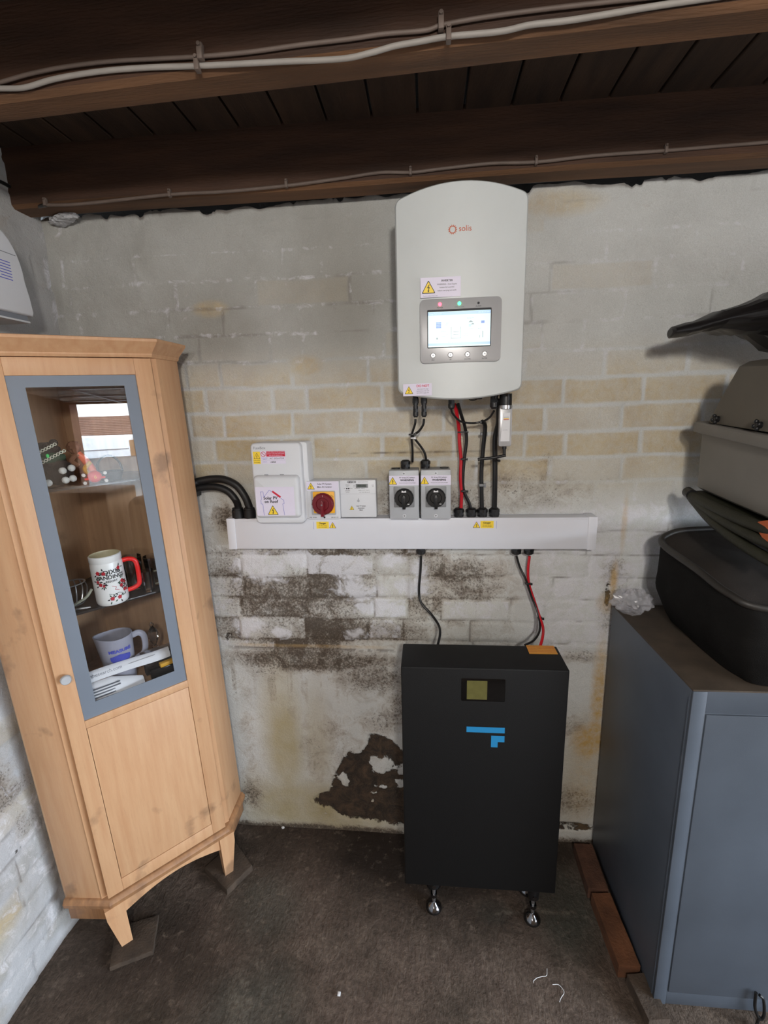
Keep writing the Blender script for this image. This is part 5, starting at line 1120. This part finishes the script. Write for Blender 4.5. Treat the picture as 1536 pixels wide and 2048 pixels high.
# black bag on the very top
q = MB(); secs = []
bagp = [(.585, -.200, 1.703, .012, .006), (.589, -.202, 1.703, .022, .009), (.625, -.215, 1.708, .045, .015), (.665, -.23, 1.717, .07, .021), (.71, -.24, 1.722, .10, .032), (.76, -.25, 1.726, .13, .045), (.81, -.26, 1.722, .15, .066), (.88, -.27, 1.728, .17, .088), (1.0, -.27, 1.74, .19, .102), (1.15, -.27, 1.74, .18, .10), (1.25, -.27, 1.72, .10, .07)]
for x, y, z, ry, rz_ in bagp:
    n = 44; row = []
    for i in range(n):
        a = 2*PI*i/n; v = Vector((x, y+ry*math.cos(a), z+rz_*math.sin(a))); k = 1.3*mn.noise(v*16)+1.2*abs(mn.noise(v*30))-.3; row.append(v+Vector((0, math.cos(a), math.sin(a)))*k*min(.022, rz_*.35))
    secs.append(row)
ns = []
for A, B in zip(secs, secs[1:]):
    for t in (0, .33, .66): ns.append([a.lerp(c, t)+Vector((0, mn.noise(a*40+Vector((t, 0, 0)))*.004, mn.noise(a*37+Vector((0, t, 0)))*.004)) for a, c in zip(A, B)])
ns.append(secs[-1]); q.loft(ns, M_BAG); o = q.build('plastic_bag', angle=12); top(o, 'crumpled black plastic bag with pointed end on top of the stack', 'bag')
# clear film bag
q = MB(); b_ = bmesh.new(); bmesh.ops.create_icosphere(b_, subdivisions=4, radius=1)
for v in b_.verts:
    n_ = mn.noise(v.co*2.2)+.5*abs(mn.noise(v.co*5)); v.co = Vector((.615+v.co.x*.048*(1+.5*n_), -.072+v.co.y*.045*(1+.4*n_), .957+v.co.z*.030*(1+.8*n_)))
q.merge(b_, M_CLEARBAG); o = q.build('clear_bag', flat=True); top(o, 'crumpled clear plastic bag squeezed beside black basket near the wall', 'bag')
# ---------------------------------------------------------------- white box on the left wall
wbx = thing('wall_box', (-1.135, -.20, 1.80), 'white rounded plastic box on the left wall above the beech cabinet', 'wall box')
XM = Matrix(((0, 0, 1, 0), (-1, 0, 0, 0), (0, 1, 0, 0), (0, 0, 0, 1)))    # x towards the camera along the wall, y up, z out of the left wall
q = MB(XM); pts = [(.012, .0), (.40, .0), (.40, .20), (.085, .20)]
arc = [(.085+0, .20)]; arc = []
for i in range(9): t = i/8; arc.append((.085-.070*math.sin(t*PI/2)**1.0, .20-.115*(1-math.cos(t*PI/2))))
pts = [(.40, .0), (.40, .205), (.10, .205)]+arc+[(.008, .05), (.004, .012), (.008, .002)]
q.prism(pts, .0, .10, M_WHITE, bev=.006, seg=3); q.box(.035, .4, .142, .1435, .0995, .1006, M_INKG)
for i in range(7): q.text('=====-=-==', .066, .122-.007*i, .1003, .006, M_INKG, al='LEFT', ex=.0001) if False else q.box(.056, .10-.006*(i % 3), .120-.0068*i, .1218-.0068*i, .0999, .1004, M_INKB)
q.build('cover', wbx)
q = MB(XM); q.box(.02, .40, -.012, .002, .006, .092, M_INKG); q.box(.018, .40, -.016, -.011, .0, .096, M_WHITE, bev=.001); q.build('bottom_tray', wbx)
# ---------------------------------------------------------------- ceiling cables
def jface(x, y, off=.006):
    p = at(x, y, 'Y', -.555)
    for _ in range(3): p = at(x, y, 'Y', -.545-.038*(p.x+.1)-off)
    return p
def clip(par, p, ang=0, m=M_GCAB2, s=1.0):
    q = MB(Matrix.Translation(p) @ Matrix.Rotation(ang, 4, 'Y')); q.box(-.004*s, .004*s, -.009*s, .004, -.008*s, .008*s, m, bev=.001); q.cyl((0, -.010*s, .011*s), (0, .003, .011*s), .0028*s, m, seg=10); q.box(-.004*s, .004*s, -.006*s, .004, .006*s, .015*s, m, bev=.001); q.build('cable_clip', par)
lw = [(-60, 178), (0, 177), (50, 175), (110, 158), (200, 143), (300, 135), (395, 132), (550, 124), (680, 118), (740, 106), (790, 92), (840, 83), (897, 73), (1000, 63), (1060, 50), (1130, 42), (1200, 31), (1300, 14), (1420, -4), (1560, -24)]
def ext(p):     # carry a cable on along the joist beyond the frame
    return [Vector((x, -.545-.038*(x+.1)-.006, p.z+.004*math.sin(x*4))) for x in [p.x+.15*i for i in range(1, 17)]]

c1 = cable('ceiling_cable', [jface(*p) for p in lw]+ext(jface(*lw[-1])), .0042, M_GCAB, 'pale grey cable, lower of the two clipped along the front timber joist', sm=6); clip(c1, jface(396, 134, .008)); clip(c1, jface(897, 75, .008))
uw = [(-60, 180), (0, 165), (60, 148), (130, 134), (220, 123), (330, 117), (403, 113), (500, 104), (600, 90), (700, 78), (768, 68), (850, 61), (885, 50), (960, 36), (1060, 22), (1180, 8), (1330, -8), (1560, -30)]
c2 = cable('ceiling_cable', [jface(*p) for p in uw]+ext(jface(*uw[-1])), .0034, M_GCAB2, 'thin brownish grey cable, upper of the two along the front joist', sm=6); clip(c2, jface(403, 112, .008), s=1.1); clip(c2, jface(882, 52, .008), s=1.1)
rw = [(88, 410), (160, 408), (340, 389), (450, 383), (575, 371), (680, 357), (760, 345), (820, 345), (880, 338), (980, 327), (1072, 324), (1190, 311), (1332, 301), (1440, 292), (1560, 282)]
c3 = cable('ceiling_cable', [P(x, y, -.111) for x, y in rw]+[Vector((.83+.2*i, -.111, 2.133+.003*math.sin(i))) for i in range(1, 11)], .0040, M_GCAB2, 'thin grey cable clipped along the lower edge of joist above the back wall', sm=6)
for x, y in ((92, 407), (340, 389), (573, 370), (821, 345), (1072, 324), (1331, 301)): clip(c3, P(x, y, -.112), s=.85)
lwc = [at(-60, 342, 'X', -1.128), at(0, 363, 'X', -1.128), at(30, 380, 'X', -1.126), at(60, 400, 'X', -1.12)]
cable('wall_cable', lwc+[Vector((-1.09, -.075, 2.118)), P(92, 410, -.111)], .0048, M_CABLE, 'black cable sloping down the left wall into the ceiling corner')
q = MB(); 
for i in range(3): q.ball((-1.06+.02*i, -.02-.01*i, 2.098+.002*i), .022, M_WALLL, (1.4, .8, .45), rough=.5, seed=i)
o = q.build('plaster_lump'); top(o, 'lump of white plaster left under the joist in the ceiling corner', 'plaster')
# ---------------------------------------------------------------- bits on the floor
for i, (pts, lab) in enumerate((
    ([(1094, 1937), (1093, 1951), (1084, 1953), (1074, 1956), (1067, 1962), (1067, 1966)], 'curly white fibre lying on the floor nearest the battery feet'),
    ([(1105, 1969), (1118, 1970), (1128, 1984), (1122, 1996), (1119, 2004)], 'curly white fibre lying on the floor nearest the grey cabinet'))):
    q = MB(); q.tube([tuple(at(x, y, 'Z', .004)) for x, y in pts], .0007, M_PAPER, seg=6); o = q.build('white_fibre'); top(o, lab, 'fibre')
q = MB(); c = at(678, 1988, 'Z', .004); q.box(c.x-.004, c.x+.004, c.y-.004, c.y+.005, .001, .006, M_PAPER, bev=.001); o = q.build('white_plug'); top(o, 'tiny white plastic scrap on the floor at bottom centre', 'scrap')
q = MB(); c = at(566, 1655, 'Z', .006); q.ball((c.x, c.y, .006), .006, M_PAPER, (1, .7, .6), rough=.4); o = q.build('paint_flake'); top(o, 'small white paint flake on the floor by the back wall', 'flake')

# groups of look-alikes
for _n, _g in (('brick', 'bricks along the grey cabinet'), ('floor_tile', 'floor tiles under the beech cabinet feet'), ('glass_tumbler', 'clear tumblers on the middle shelf'), ('flexible_conduit', 'black conduits entering the trunking'), ('ceiling_cable', 'cables clipped to the ceiling joists'), ('white_fibre', 'white fibres on the floor'), ('dc_cable', 'thin black cables feeding the grey isolators')):
    for _o in S.objects:
        if _o.parent is None and _o.name.split('.')[0] == _n: _o['group'] = _g
